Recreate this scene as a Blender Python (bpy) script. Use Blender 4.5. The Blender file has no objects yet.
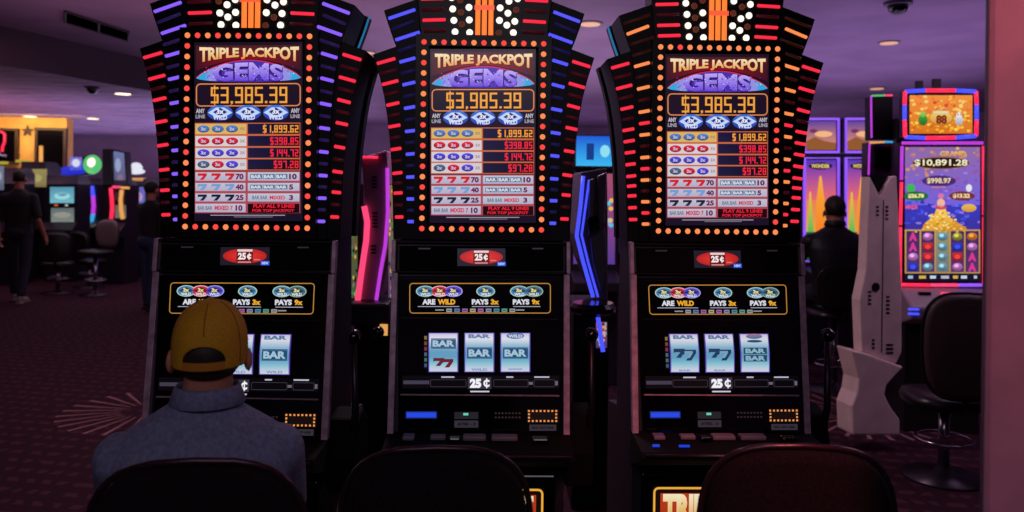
import bpy, bmesh, math, random
from mathutils import Vector, Matrix
random.seed(7)
R = math.radians
C = bpy.context.scene.collection
scene = bpy.context.scene

# ------------------------------------------------------------------ camera model (1024 x 512 frame)
F = 800.0; PX, PY = 512.0, 190.0; HCAM = 1.6
YAW = R(1.1); ROLL = 0.0125
CAM = Vector((0, -2.75, HCAM))
FWD = Vector((math.sin(YAW), math.cos(YAW), 0)); RGT = Vector((math.cos(YAW), -math.sin(YAW), 0)); UP = Vector((0, 0, 1))
def ray(px, py):
    u = px - PX; dy = py - PY
    up_ = u * math.cos(ROLL) + dy * math.sin(ROLL)
    v = -(dy * math.cos(ROLL) - u * math.sin(ROLL))
    return FWD * F + RGT * up_ + UP * v
def W(px, py, depth):                 # world point seen at a pixel, at a distance in front of the camera
    return CAM + ray(px, py) * (depth / F)
def G(px, depth, z=0.0):              # point of the floor in that direction
    p = W(px, PY + (px - PX) * ROLL, depth); return Vector((p.x, p.y, z))
def zof(px, py, depth): return W(px, py, depth).z
cam = bpy.data.cameras.new('camera'); camo = bpy.data.objects.new('camera', cam); C.objects.link(camo)
rr = RGT * math.cos(ROLL) + UP * math.sin(ROLL); uu = -RGT * math.sin(ROLL) + UP * math.cos(ROLL)
M = Matrix((rr, uu, -FWD)).transposed().to_4x4(); M.translation = CAM
camo.matrix_world = M
cam.sensor_width = 36; cam.lens = F / 1024 * 36; cam.shift_y = -(256 - PY) / 1024
cam.clip_start = 0.05; cam.clip_end = 100
cam.dof.use_dof = True; cam.dof.focus_distance = 2.72; cam.dof.aperture_fstop = 2.8
scene.camera = camo
scene.view_settings.view_transform = 'Standard'; scene.view_settings.look = 'None'
scene.view_settings.gamma = 1; scene.view_settings.use_curve_mapping = False
scene.view_settings.exposure = 0.0
scene.cycles.use_denoising = True
scene.cycles.max_bounces = 5; scene.cycles.diffuse_bounces = 3; scene.cycles.glossy_bounces = 3
scene.cycles.sample_clamp_indirect = 3

# ------------------------------------------------------------------ colours and materials
def s2l(c):
    c = c / 255.0
    return c / 12.92 if c <= 0.04045 else ((c + 0.055) / 1.055) ** 2.4
def col(c): return (s2l(c[0]), s2l(c[1]), s2l(c[2]), 1)
MATS = {}
def pmat(name, c, rough=0.5, metal=0.0, spec=0.5, noise=0.0, nscale=40, bump=0.0, emit=None, es=0, coat=0):
    if name in MATS: return MATS[name]
    m = bpy.data.materials.new(name); m.use_nodes = True; nt = m.node_tree; b = nt.nodes['Principled BSDF']
    b.inputs['Base Color'].default_value = col(c); b.inputs['Roughness'].default_value = rough
    b.inputs['Metallic'].default_value = metal; b.inputs['Specular IOR Level'].default_value = spec
    b.inputs['Coat Weight'].default_value = coat; b.inputs['Coat Roughness'].default_value = 0.1
    if noise or bump:
        tc = nt.nodes.new('ShaderNodeTexCoord'); n = nt.nodes.new('ShaderNodeTexNoise'); n.inputs['Scale'].default_value = nscale
        n.inputs['Detail'].default_value = 4
        nt.links.new(tc.outputs['Object'], n.inputs['Vector'])
        if noise:
            r = nt.nodes.new('ShaderNodeValToRGB'); r.color_ramp.elements[0].position = .3; r.color_ramp.elements[1].position = .7
            k0 = [max(0, x * (1 - noise)) for x in c]; k1 = [min(255, x * (1 + noise)) for x in c]
            r.color_ramp.elements[0].color = col(k0); r.color_ramp.elements[1].color = col(k1)
            nt.links.new(n.outputs['Fac'], r.inputs['Fac']); nt.links.new(r.outputs['Color'], b.inputs['Base Color'])
        if bump:
            bp = nt.nodes.new('ShaderNodeBump'); bp.inputs['Strength'].default_value = bump; bp.inputs['Distance'].default_value = .01
            nt.links.new(n.outputs['Fac'], bp.inputs['Height']); nt.links.new(bp.outputs['Normal'], b.inputs['Normal'])
    if emit:
        b.inputs['Emission Color'].default_value = col(emit); b.inputs['Emission Strength'].default_value = es
    MATS[name] = m; return m
def emat(name, c, s=1.0): return pmat(name, [x * .35 for x in c], .3, emit=c, es=s)
def artmat(name='printed_light', s=.92, base=0.0, rough=.25):
    if name in MATS: return MATS[name]
    m = bpy.data.materials.new(name); m.use_nodes = True; nt = m.node_tree; b = nt.nodes['Principled BSDF']
    a = nt.nodes.new('ShaderNodeAttribute'); a.attribute_name = 'Col'
    b.inputs['Base Color'].default_value = (.01, .01, .012, 1); b.inputs['Roughness'].default_value = rough
    if base: nt.links.new(a.outputs['Color'], b.inputs['Base Color'])
    nt.links.new(a.outputs['Color'], b.inputs['Emission Color']); b.inputs['Emission Strength'].default_value = s
    MATS[name] = m; return m

# ------------------------------------------------------------------ object helpers
def tagp(o, label=None, cat=None, group=None, kind=None):
    if label: o['label'] = label
    if cat: o['category'] = cat
    if group: o['group'] = group
    if kind: o['kind'] = kind
    return o
def thing(name, label, cat, loc=(0, 0, 0), rz=0, group=None):
    o = bpy.data.objects.new(name, None); C.objects.link(o); o.location = loc; o.rotation_euler = (0, 0, rz)
    o.empty_display_size = .1
    return tagp(o, label, cat, group)
def dup(root, loc, rz, label=None):
    r = root.copy(); C.objects.link(r); r.location = loc; r.rotation_euler = (0, 0, rz)
    if label: r['label'] = label
    for ch in list(root.children):
        c = ch.copy(); C.objects.link(c); c.parent = r
        for g in list(ch.children):
            d = g.copy(); C.objects.link(d); d.parent = c
    return r
class MB:
    def __init__(s): s.v = []; s.f = []; s.m = []; s.c = None; s.mi = 0
    def add(s, vs, fs):
        k = len(s.v); s.v += [tuple(x) for x in vs]; s.f += [tuple(i + k for i in f) for f in fs]; s.m += [s.mi] * len(fs); return s
    def box(s, c, d, rot=None):
        c = Vector(c); h = Vector(d) / 2; vs = []
        for x in (-1, 1):
            for y in (-1, 1):
                for z in (-1, 1):
                    p = Vector((x * h.x, y * h.y, z * h.z))
                    if rot is not None: p = rot @ p
                    vs.append(c + p)
        return s.add(vs, [(0, 1, 3, 2), (4, 6, 7, 5), (0, 4, 5, 1), (2, 3, 7, 6), (0, 2, 6, 4), (1, 5, 7, 3)])
    def prism(s, poly, y0, y1, shift=None):       # poly in (x, z), extruded along y (shift may give a y offset per point)
        n = len(poly); sh = shift or [0] * n
        vs = [(p[0], y0 + sh[i], p[1]) for i, p in enumerate(poly)] + [(p[0], y1 + sh[i], p[1]) for i, p in enumerate(poly)]
        fs = [tuple(range(n)), tuple(range(2 * n - 1, n - 1, -1))] + [(i, i + n, (i + 1) % n + n, (i + 1) % n) for i in range(n)]
        return s.add(vs, fs)
    def prismx(s, poly, x0, x1):                  # poly in (y, z), extruded along x
        n = len(poly)
        vs = [(x0, p[0], p[1]) for p in poly] + [(x1, p[0], p[1]) for p in poly]
        fs = [tuple(range(n)), tuple(range(2 * n - 1, n - 1, -1))] + [(i, i + n, (i + 1) % n + n, (i + 1) % n) for i in range(n)]
        return s.add(vs, fs)
    def prismz(s, poly, z0, z1):
        n = len(poly)
        vs = [(p[0], p[1], z0) for p in poly] + [(p[0], p[1], z1) for p in poly]
        fs = [tuple(range(n)), tuple(range(2 * n - 1, n - 1, -1))] + [(i, i + n, (i + 1) % n + n, (i + 1) % n) for i in range(n)]
        return s.add(vs, fs)
    def rings(s, rs, closed=False):               # rs: list of rings of points
        n = len(rs[0]); k = len(rs); vs = [p for r in rs for p in r]; fs = []
        for j in range(k if closed else k - 1):
            a = j * n; b = ((j + 1) % k) * n
            for i in range(n): fs.append((a + i, a + (i + 1) % n, b + (i + 1) % n, b + i))
        if not closed: fs += [tuple(range(n - 1, -1, -1)), tuple(range((k - 1) * n, k * n))]
        return s.add(vs, fs)
    def tube(s, pts, r, n=10, closed=False):
        pts = [Vector(p) for p in pts]; k = len(pts); rs = []
        rad = r if isinstance(r, (list, tuple)) else [r] * k
        t0 = None; nrm = None
        for i in range(k):
            if closed: t = (pts[(i + 1) % k] - pts[i - 1]).normalized()
            else: t = (pts[min(i + 1, k - 1)] - pts[max(i - 1, 0)]).normalized()
            if nrm is None:
                nrm = t.orthogonal().normalized()
            else:
                nrm = (nrm - t * nrm.dot(t)).normalized()
            b = t.cross(nrm)
            rs.append([pts[i] + (nrm * math.cos(2 * math.pi * j / n) + b * math.sin(2 * math.pi * j / n)) * rad[i] for j in range(n)])
        return s.rings(rs, closed)
    def lathe(s, prof, c=(0, 0, 0), n=24, axis='z'):   # prof: (r, h)
        rs = []
        for r, h in prof:
            ring = []
            for j in range(n):
                a = 2 * math.pi * j / n; x, y = r * math.cos(a), r * math.sin(a)
                p = (x, y, h) if axis == 'z' else ((x, -h, y) if axis == 'y' else (h, x, y))
                ring.append((c[0] + p[0], c[1] + p[1], c[2] + p[2]))
            rs.append(ring)
        return s.rings(rs)
    def ball(s, c, r, n=14, rot=None):
        r = (r, r, r) if not isinstance(r, (list, tuple)) else r; rs = []; m = n // 2
        for i in range(m + 1):
            t = math.pi * (i + .02) / (m + .04); ring = []
            for j in range(n):
                a = 2 * math.pi * j / n; p = Vector((r[0] * math.sin(t) * math.cos(a), r[1] * math.sin(t) * math.sin(a), -r[2] * math.cos(t)))
                if rot is not None: p = rot @ p
                ring.append(Vector(c) + p)
            rs.append(ring)
        return s.rings(rs)
    def mesh(s, name, mats):
        me = bpy.data.meshes.new(name); me.from_pydata(s.v, [], s.f)
        for m in (mats if isinstance(mats, (list, tuple)) else [mats]): me.materials.append(m)
        if any(s.m): me.polygons.foreach_set('material_index', s.m)
        bm = bmesh.new(); bm.from_mesh(me); bmesh.ops.recalc_face_normals(bm, faces=bm.faces); bm.to_mesh(me); bm.free()
        me.update(); return me
    def build(s, name, mats, parent=None, bevel=0, smooth=False, loc=None, label=None, seg=2):
        me = s.mesh(name, mats); return link(name, me, parent, bevel, smooth, loc, label, seg)
def link(name, me, parent=None, bevel=0, smooth=False, loc=None, label=None, seg=2):
    o = bpy.data.objects.new(name, me); C.objects.link(o)
    if parent: o.parent = parent
    if loc: o.location = loc
    if smooth: me.polygons.foreach_set('use_smooth', [True] * len(me.polygons))
    if bevel:
        b = o.modifiers.new('bevel', 'BEVEL'); b.width = bevel; b.segments = seg; b.limit_method = 'ANGLE'; b.angle_limit = R(35)
    if label: o['label'] = label
    return o
CACHE = {}
def cached(key, fn):
    if key not in CACHE: CACHE[key] = fn()
    return CACHE[key]
def rot_z(a): return Matrix.Rotation(a, 3, 'Z')

class Frame:
    """local frame of a thing (floor origin, turned about z); maps a picture point to the local point on a plane of that thing"""
    def __init__(s, origin, rz=0): s.o = Vector(origin); s.rz = rz; s.inv = rot_z(-rz)
    def on(s, px, py, p0, n):
        o = s.inv @ (CAM - s.o); d = s.inv @ ray(px, py); n = Vector(n); t = (Vector(p0) - o).dot(n) / d.dot(n); return o + d * t
    def xz(s, px, py, y):
        p = s.on(px, py, (0, y, 0), (0, 1, 0)); return (p.x, p.z)

# ------------------------------------------------------------------ flat artwork (screens, printed glass) as one coloured mesh
TXT = {}
def text_geo(t, bold=.012):
    k = (t, bold)
    if k in TXT: return TXT[k]
    cu = bpy.data.curves.new('t', 'FONT'); cu.body = t; cu.size = 1; cu.offset = bold; cu.resolution_u = 3
    ob = bpy.data.objects.new('t', cu); C.objects.link(ob)
    dg = bpy.context.evaluated_depsgraph_get(); me = bpy.data.meshes.new_from_object(ob.evaluated_get(dg))
    vs = [(v.co.x, v.co.y) for v in me.vertices]; fs = [tuple(p.vertices) for p in me.polygons]
    bpy.data.objects.remove(ob); bpy.data.curves.remove(cu); bpy.data.meshes.remove(me)
    x0 = min(v[0] for v in vs); x1 = max(v[0] for v in vs); y0 = min(v[1] for v in vs); y1 = max(v[1] for v in vs)
    TXT[k] = ([((x - x0) / (x1 - x0), (y - y0) / (y1 - y0)) for x, y in vs], fs); return TXT[k]
SEG = {'a': (0, 0, 1, 0), 'b': (1, 0, 1, .5), 'c': (1, .5, 1, 1), 'd': (0, 1, 1, 1), 'e': (0, .5, 0, 1), 'f': (0, 0, 0, .5), 'g': (0, .5, 1, .5)}
DIG = {'0': 'abcdef', '1': 'bc', '2': 'abged', '3': 'abgcd', '4': 'fgbc', '5': 'afgcd', '6': 'afgedc', '7': 'abc', '8': 'abcdefg', '9': 'abcdfg'}
class Art:
    def __init__(s, mp, step=.00035): s.mp = mp; s.v = []; s.f = []; s.c = []; s.lay = 0; s.step = step
    def up(s, n=1): s.lay += n; return s
    def poly(s, pts, c, c2=None):
        """pts picture points; c colour, or per-vertex colours, c2 bottom colour of a vertical blend"""
        k = len(s.v)
        ys = [p[1] for p in pts]; y0, y1 = min(ys), max(ys)
        for i, p in enumerate(pts):
            s.v.append(tuple(s.mp(p[0], p[1], s.lay * s.step)))
            if isinstance(c[0], (list, tuple)): q = c[i]
            elif c2: t = (p[1] - y0) / max(1e-6, y1 - y0); q = [c[j] * (1 - t) + c2[j] * t for j in range(3)]
            else: q = c
            s.c.append(col(q))
        s.f.append(tuple(range(k, k + len(pts))))
    def rect(s, x0, y0, x1, y1, c, c2=None): s.poly([(x0, y0), (x1, y0), (x1, y1), (x0, y1)], c, c2)
    def ell(s, cx, cy, rx, ry, c, c2=None, n=20, rim=None):
        if rim:
            s.poly([(cx + rx * math.cos(2 * math.pi * i / n), cy + ry * math.sin(2 * math.pi * i / n)) for i in range(n)], rim)
            s.up(); rx *= .86; ry *= .8
        s.poly([(cx + rx * math.cos(2 * math.pi * i / n), cy + ry * math.sin(2 * math.pi * i / n)) for i in range(n)], c, c2)
    def glow(s, cx, cy, rx, ry, c, ce, n=24):     # bright centre, ce at the rim
        for i in range(n):
            a, b = 2 * math.pi * i / n, 2 * math.pi * (i + 1) / n
            s.poly([(cx, cy), (cx + rx * math.cos(a), cy + ry * math.sin(a)), (cx + rx * math.cos(b), cy + ry * math.sin(b))], [c, ce, ce])
    def ring(s, x0, y0, x1, y1, r, w, c, n=5):
        def rr_(x0, y0, x1, y1, r):
            out = []
            for cx, cy, a0 in ((x1 - r, y0 + r, -90), (x1 - r, y1 - r, 0), (x0 + r, y1 - r, 90), (x0 + r, y0 + r, 180)):
                for i in range(n): a = R(a0 + 90 * i / (n - 1)); out.append((cx + r * math.cos(a), cy + r * math.sin(a)))
            return out
        A = rr_(x0, y0, x1, y1, r); B = rr_(x0 + w, y0 + w, x1 - w, y1 - w, max(.1, r - w)); k = len(A)
        for i in range(k): s.poly([A[i], A[(i + 1) % k], B[(i + 1) % k], B[i]], c)
    def text(s, t, x0, y0, x1, y1, c, c2=None, bold=.012, warp=None):
        vs, fs = text_geo(t, bold); k = len(s.v)
        for x, y in vs:
            if warp: px, py = warp(x, y)
            else: px, py = x0 + (x1 - x0) * x, y1 + (y0 - y1) * y
            s.v.append(tuple(s.mp(px, py, s.lay * s.step)))
            q = c if not c2 else [c[j] * y + c2[j] * (1 - y) for j in range(3)]
            s.c.append(col(q))
        s.f += [tuple(i + k for i in f) for f in fs]
    def seg(s, t, x0, y0, x1, y1, c, w=None):
        n = sum(.45 if ch in ',.' else 1 for ch in t); cw = (x1 - x0) / n; x = x0; w = w or cw * .17
        for ch in t:
            if ch in ',.':
                s.rect(x + cw * .1, y1 - w * 1.1, x + cw * .1 + w * 1.2, y1, c)
                if ch == ',': s.poly([(x + cw * .1 + w * .4, y1), (x + cw * .1 + w * 1.2, y1), (x + cw * .05, y1 + w)], c)
                x += cw * .45; continue
            a, b = x + cw * .1 + w / 2, x + cw * .88 - w / 2
            g = 'afgcd' if ch == '$' else DIG[ch]
            for q in g:
                u0, v0, u1, v1 = SEG[q]; X0, X1 = a + (b - a) * u0, a + (b - a) * u1
                Y0, Y1 = y0 + w / 2 + (y1 - y0 - w) * v0, y0 + w / 2 + (y1 - y0 - w) * v1
                s.rect(X0 - w / 2, Y0 - w / 2, X1 + w / 2, Y1 + w / 2, c)
            if ch == '$': s.rect((a + b) / 2 - w * .3, y0 - w * .8, (a + b) / 2 + w * .3, y1 + w * .8, c)
            x += cw
    def seven(s, x0, y0, x1, y1, c):
        w, h = x1 - x0, y1 - y0
        s.poly([(x0, y0), (x1, y0), (x1, y0 + h * .3), (x0 + w * .62, y1), (x0 + w * .2, y1), (x0 + w * .6, y0 + h * .38), (x0 + w * .12, y0 + h * .38), (x0, y0 + h * .5)], c)
    def mesh(s, name, mat):
        me = bpy.data.meshes.new(name); me.from_pydata(s.v, [], s.f); me.materials.append(mat)
        a = me.color_attributes.new('Col', 'FLOAT_COLOR', 'POINT')
        a.data.foreach_set('color', [x for c in s.c for x in c]); me.update(); return me

# ------------------------------------------------------------------ common materials
BLK = pmat('black_laminate', (9, 5, 8), .45, spec=.25, noise=.3, nscale=20)
BLKG = pmat('black_gloss', (6, 5, 8), .12, coat=.4)
BLKM = pmat('black_matte', (7, 5, 8), .85, spec=.2)
SILV = pmat('brushed_trim', (200, 164, 184), .42, metal=.25, noise=.15, nscale=30)
CHROME = pmat('chrome', (190, 185, 195), .16, metal=1)
DARKM = pmat('dark_metal', (60, 52, 60), .35, metal=.8)
ART = artmat()
CAB = pmat('cabinet_side', (34, 26, 36), .5, noise=.2, nscale=15)
GLASSB = pmat('printed_black_glass', (5, 4, 7), .14, spec=.6)
LABELM = pmat('grey_label', (120, 112, 128), .5)

# ================================================================== the three jackpot machines
MF = Frame(G(482.9, 2.75), 0)
MID = Vector((MF.o.x, MF.o.y, 0)); MF = Frame(MID, 0)
TOPY = 0.0
def onTop(px, py, off=0):              # plane of the marquee screen
    p = MF.on(px, py, (0, -.006 - off, 0), (0, 1, 0)); return p
Pa = MF.on(482, 242, (0, -.015, 0), (0, 1, 0)); Pb = MF.on(482, 434, (0, -.10, 0), (0, 1, 0))
sl = Vector((0, Pa.y - Pb.y, Pa.z - Pb.z)).normalized(); NF = Vector((0, -sl.z, sl.y))
if NF.y > 0: NF = -NF
def onFace(px, py, off=0):             # plane of the leaning lower front
    return MF.on(px, py, Pa + NF * off, NF)
ZT, ZB = Pa.z, Pb.z
def fy(z): return Pb.y + (Pa.y - Pb.y) * (z - ZB) / (ZT - ZB)

RED = emat('red_bulb_light', (250, 72, 66), 1.05); ORG = emat('orange_bulb_light', (255, 140, 84), 1.05)
WHT = emat('white_bulb_light', (255, 244, 226), 1.3); OFFB = pmat('dim_bulb', (120, 66, 44), .3, emit=(120, 60, 44), es=.4)  # bulbs that are off still get a faint glow in their material
BAR = {'violet': emat('violet_bar_light', (136, 92, 246), 1.1), 'blue': emat('blue_bar_light', (84, 84, 248), 1.1), 'red': emat('red_bar_light', (250, 44, 70), 1.05),
       'orange': emat('orange_bar_light', (250, 140, 78), 1.05), 'dviolet': pmat('dim_violet_bar', (46, 30, 84), .3, emit=(46, 30, 84), es=.5),
       'dblue': pmat('dim_blue_bar', (30, 26, 76), .3, emit=(30, 26, 76), es=.5), 'dred': pmat('dim_red_bar', (66, 12, 22), .3, emit=(66, 12, 22), es=.5),
       'dorange': pmat('dim_orange_bar', (60, 26, 20), .3, emit=(60, 26, 20), es=.35)}  # bars that are off keep a weak emission in their own hue
TUBE = emat('orange_tube_light', (255, 122, 48), 1.2)

# --- marquee artwork
def marquee_art():
    A = Art(lambda x, y, o: onTop(x, y, o))
    A.rect(430.5, 49, 536.5, 223, (30, 16, 34), (26, 16, 38)); A.up()
    # red field behind the title
    n = 24
    for i in range(n):
        a, b = i / n, (i + 1) / n
        f = lambda t: 75.5 - 11.5 * math.sin(math.pi * t)
        xa, xb = 432 + 103 * a, 432 + 103 * b
        g = lambda t: (150 * (.45 + .55 * math.sin(math.pi * t)), 16, 34)
        A.poly([(xa, 52), (xb, 52), (xb, f(b) + 1), (xa, f(a) + 1)], [(70, 30, 34), (70, 30, 34), g(b), g(a)])
    A.up()
    def w1(x, y):
        X = 435.5 + 97.5 * x; k = abs(2 * x - 1); t = 55 - 1.6 * k; bt = 65.5 + 7.5 * k ** 1.8
        return X + .0, bt + (t - bt) * y
    def w0(x, y):
        X, Y = w1(x, y); return X + .8, Y + 1.1
    A.text('TRIPLE JACKPOT', 0, 0, 0, 0, (110, 16, 20), bold=.05, warp=w0); A.up()
    A.text('TRIPLE JACKPOT', 0, 0, 0, 0, (255, 236, 190), (236, 150, 66), bold=.042, warp=w1); A.up()
    # gem lens
    for i in range(n):
        a, b = i / n, (i + 1) / n
        top = lambda t: 84 - 17 * math.sin(math.pi * t) ** .75 ; bot = lambda t: 84 + 3.8 * math.sin(math.pi * t) ** .5
        cc = lambda t: (54, 170, 230) if t < .1 or t > .9 else ((150, 150, 235) if t < .17 or t > .83 else (74, 50, 176))
        xa, xb = 432.5 + 102.5 * a, 432.5 + 102.5 * b
        A.poly([(xa, top(a) - 1), (xb, top(b) - 1), (xb, top(b)), (xa, top(a))], (224, 40, 60))
        A.poly([(xa, top(a)), (xb, top(b)), (xb, bot(b)), (xa, bot(a))], [cc(a), cc(b), cc(b), cc(a)])
    A.up()
    rnd = random.Random(3)
    for k in range(90):
        x = rnd.uniform(440, 528); y = rnd.uniform(72, 86); s_ = rnd.uniform(.4, 1.0)
        c = rnd.choice([(190, 170, 255), (240, 235, 255), (110, 80, 220), (60, 40, 150), (120, 200, 250), (200, 60, 130)])
        A.poly([(x - s_, y), (x, y - s_), (x + s_, y), (x, y + s_)], c)
    A.up()
    def w2(x, y):
        X = 449.5 + 68 * x; k = abs(2 * x - 1); t = 68.5 + 3.2 * k ** 2; return X, 86.8 + (t - 86.8) * y
    A.text('GEMS', 0, 0, 0, 0, (50, 22, 110), bold=.08, warp=lambda x, y: (w2(x, y)[0] + .7, w2(x, y)[1] + .5)); A.up()
    A.text('GEMS', 0, 0, 0, 0, (196, 176, 255), (112, 74, 226), bold=.04, warp=w2); A.up()
    for k in range(70):
        x = rnd.uniform(450, 517); y = rnd.uniform(71, 86); s_ = rnd.uniform(.3, .7)
        A.poly([(x - s_, y), (x, y - s_), (x + s_, y), (x, y + s_)], rnd.choice([(235, 228, 255), (150, 120, 245), (70, 40, 170)]))
    A.up()
    # jackpot meter
    A.ring(432.3, 89, 535, 111.5, 4.5, 1.1, (232, 140, 84)); A.seg('$3,985.39', 446, 92.6, 523, 108.4, (250, 168, 66), w=1.9); A.up()
    # 3x wild ovals
    for cx in (456.2, 483.6, 511):
        A.ell(cx, 117.8, 12.6, 7.6, (70, 120, 220), (40, 60, 170)); A.up()
        A.poly([(cx - 12, 117.5), (cx - 4, 112.5), (cx + 4, 112.5), (cx + 12, 117.5), (cx + 4, 122), (cx - 4, 122)], (200, 220, 255)); A.up()
        A.poly([(cx - 7, 117), (cx, 112.6), (cx + 7, 117), (cx, 121)], (30, 48, 140)); A.up()
        A.text('3x', cx - 3.6, 113.6, cx + 3.8, 118.9, (240, 244, 255), bold=.04)
        A.text('WILD', cx - 7, 120, cx + 7, 124.4, (226, 232, 255), bold=.04)
    for cx in (437, 530):
        A.text('ANY', cx - 4.3, 113.6, cx + 4.3, 118, (196, 190, 205), bold=.04); A.text('LINE', cx - 4.6, 119.4, cx + 4.6, 123, (170, 165, 180), bold=.03)
    A.up(-2)
    rows = [(128.4, 138.4, (226, 184, 100), (250, 160, 60), '$1,899.62', 498), (140.2, 150.2, (224, 212, 216), (246, 40, 64), '$398.85', 505),
            (151.8, 161.6, (220, 210, 220), (246, 40, 64), '$144.72', 505), (163, 173, (218, 208, 216), (246, 44, 60), '$97.28', 508.5)]
    ov = [[(74, 110, 170)] * 3, [(190, 30, 60)] * 3, [(72, 60, 190)] * 3, [(70, 90, 120), (190, 30, 60), (80, 60, 190)]]
    for k, (y0, y1, bg, tc, t, tx) in enumerate(rows):
        A.rect(431.6, y0 - .9, 534.8, y1 + .9, (206, 104, 66)); A.up(); A.rect(432.2, y0, 482.3, y1, bg)
        A.poly([(483.6, y0), (534.2, y0), (534.2, y1), (483.6, y1)], [(28, 26, 66), (16, 10, 20), (18, 8, 14), (34, 30, 60)]); A.up()
        for j in range(3):
            cx = 440.2 + 14 * j; A.ell(cx, (y0 + y1) / 2, 6.1, 3.6, [min(255, q * 1.25) for q in ov[k][j]], [q * .8 for q in ov[k][j]], n=14); A.up()
            A.text('3x' if j + k else '3x', cx - 2.6, (y0 + y1) / 2 - 1.7, cx + 2.6, (y0 + y1) / 2 + 1.6, (206, 200, 222), bold=.04); A.up(-1)
        A.text('9X' if k == 0 else '3X', 476, (y0 + y1) / 2 - 1.5, 481, (y0 + y1) / 2 + 1.5, (150, 130, 120), bold=.02)
        A.seg(t, tx, y0 + 1.5, 533.6, y1 - 1.3, tc, w=1.15); A.up(-2)
    low = [(175.6, 183.8, (214, 34, 44), '70', '10'), (186, 193.8, (120, 160, 214), '40', '5'), (196.2, 204, (24, 34, 60), '25', '3'), (206.2, 214.4, (120, 120, 150), '10', None)]
    A.rect(431.6, 174.6, 534.8, 215.4, (176, 74, 88)); A.up()
    for y0, y1, c7, nl, nr in low:
        A.rect(432.2, y0, 481.4, y1, (204, 198, 216), (184, 178, 204))
        if nr: A.rect(483.6, y0, 534, y1, (200, 200, 216), (180, 182, 208))
        else: A.rect(483.6, y0, 534, y1 + .8, (28, 8, 14))
        A.up(); m = (y0 + y1) / 2
        if nr:
            for j in range(3): A.seven(434.5 + 13.5 * j, y0 + 1, 443.5 + 13.5 * j, y1 - .8, c7)
            A.text(nl, 471.6, y0 + 1.3, 479.5, y1 - 1.2, (110, 24, 84), bold=.05)
            if nr != '3':
                for j in range(3):
                    A.rect(486 + 12.4 * j, y0 + 1.7, 497.6 + 12.4 * j, y1 - 1.6, (96, 116, 150)); A.up()
                    A.text('BAR', 486.8 + 12.4 * j, y0 + 2.5, 496.8 + 12.4 * j, y1 - 2.4, (222, 228, 240), bold=.04); A.up(-1)
            else:
                A.text('BAR BAR', 488, y0 + 2.1, 503, y1 - 2, (110, 124, 150), bold=.03); A.text('MIXED', 505, y0 + 2.1, 520, y1 - 2, (214, 60, 84), bold=.04)
            A.text(nr, 524, y0 + 1.4, 531.5 if len(nr) > 1 else 528, y1 - 1.3, (110, 24, 84), bold=.05)
        else:
            A.text('BAR BAR', 434.5, m - 2, 449, m + 2, (110, 120, 146), bold=.03); A.text('MIXED 7', 451, m - 2.2, 469, m + 2.2, (206, 60, 84), bold=.04)
            A.text(nl, 471.6, y0 + 1.3, 478.5, y1 - 1.2, (110, 24, 84), bold=.05)
            A.text('PLAY ALL 9 LINES', 489, 206.6, 529.5, 210.2, (240, 34, 56), bold=.04); A.text('FOR TOP JACKPOT', 488, 211.4, 529, 214.8, (240, 34, 56), bold=.04)
        A.up(-1)
    A.up(); A.rect(447, 217, 520, 217.8, (170, 160, 176)); A.rect(470, 218.8, 508, 219.3, (150, 140, 156))
    return A.mesh('marquee_screen', ART)

def denom_art():
    A = Art(lambda x, y, o: onFace(x, y, .004 + o))
    A.rect(458, 248.5, 506, 266, (34, 28, 42)); A.up()
    A.glow(482, 257, 21.5, 7.2, (246, 60, 50), (190, 34, 34)); A.up()
    A.rect(474, 250, 490, 264.5, (110, 22, 24)); A.up()
    A.rect(474.6, 250.6, 489.4, 252.8, (240, 214, 214)); A.text('25', 475.4, 253.8, 483.2, 260.6, (255, 240, 240), bold=.05); A.text('c', 484.2, 255.2, 488.4, 259.8, (255, 240, 240), bold=.05); A.rect(486, 254, 486.8, 261, (255, 240, 240))
    A.rect(475.5, 262.4, 488.5, 263.6, (226, 150, 150)); A.rect(491, 260, 497, 261.2, (226, 120, 120))
    A.rect(498, 261.8, 506.5, 266, (44, 92, 232)); A.up(); A.text('NEW', 499, 262.7, 505.4, 265.1, (200, 215, 255), bold=.04)
    return A.mesh('denomination_screen', ART)
def wild_oval(A, cx, cy, c, rim):
    A.ell(cx, cy, 9.4, 5.6, rim); A.up(); A.ell(cx, cy, 8.3, 4.8, c); A.up()
    A.poly([(cx - 7.6, cy - .3), (cx, cy - 3.8), (cx + 7.6, cy - .3), (cx, cy + 2.4)], [min(255, q * .55) for q in c]); A.up()
    A.text('3x', cx - 3, cy - 2.8, cx + 3, cy + .9, (244, 226, 150), bold=.05); A.text('WILD', cx - 5, cy + 1.6, cx + 5, cy + 4.4, (225, 235, 235), bold=.04); A.up(-3)
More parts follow.
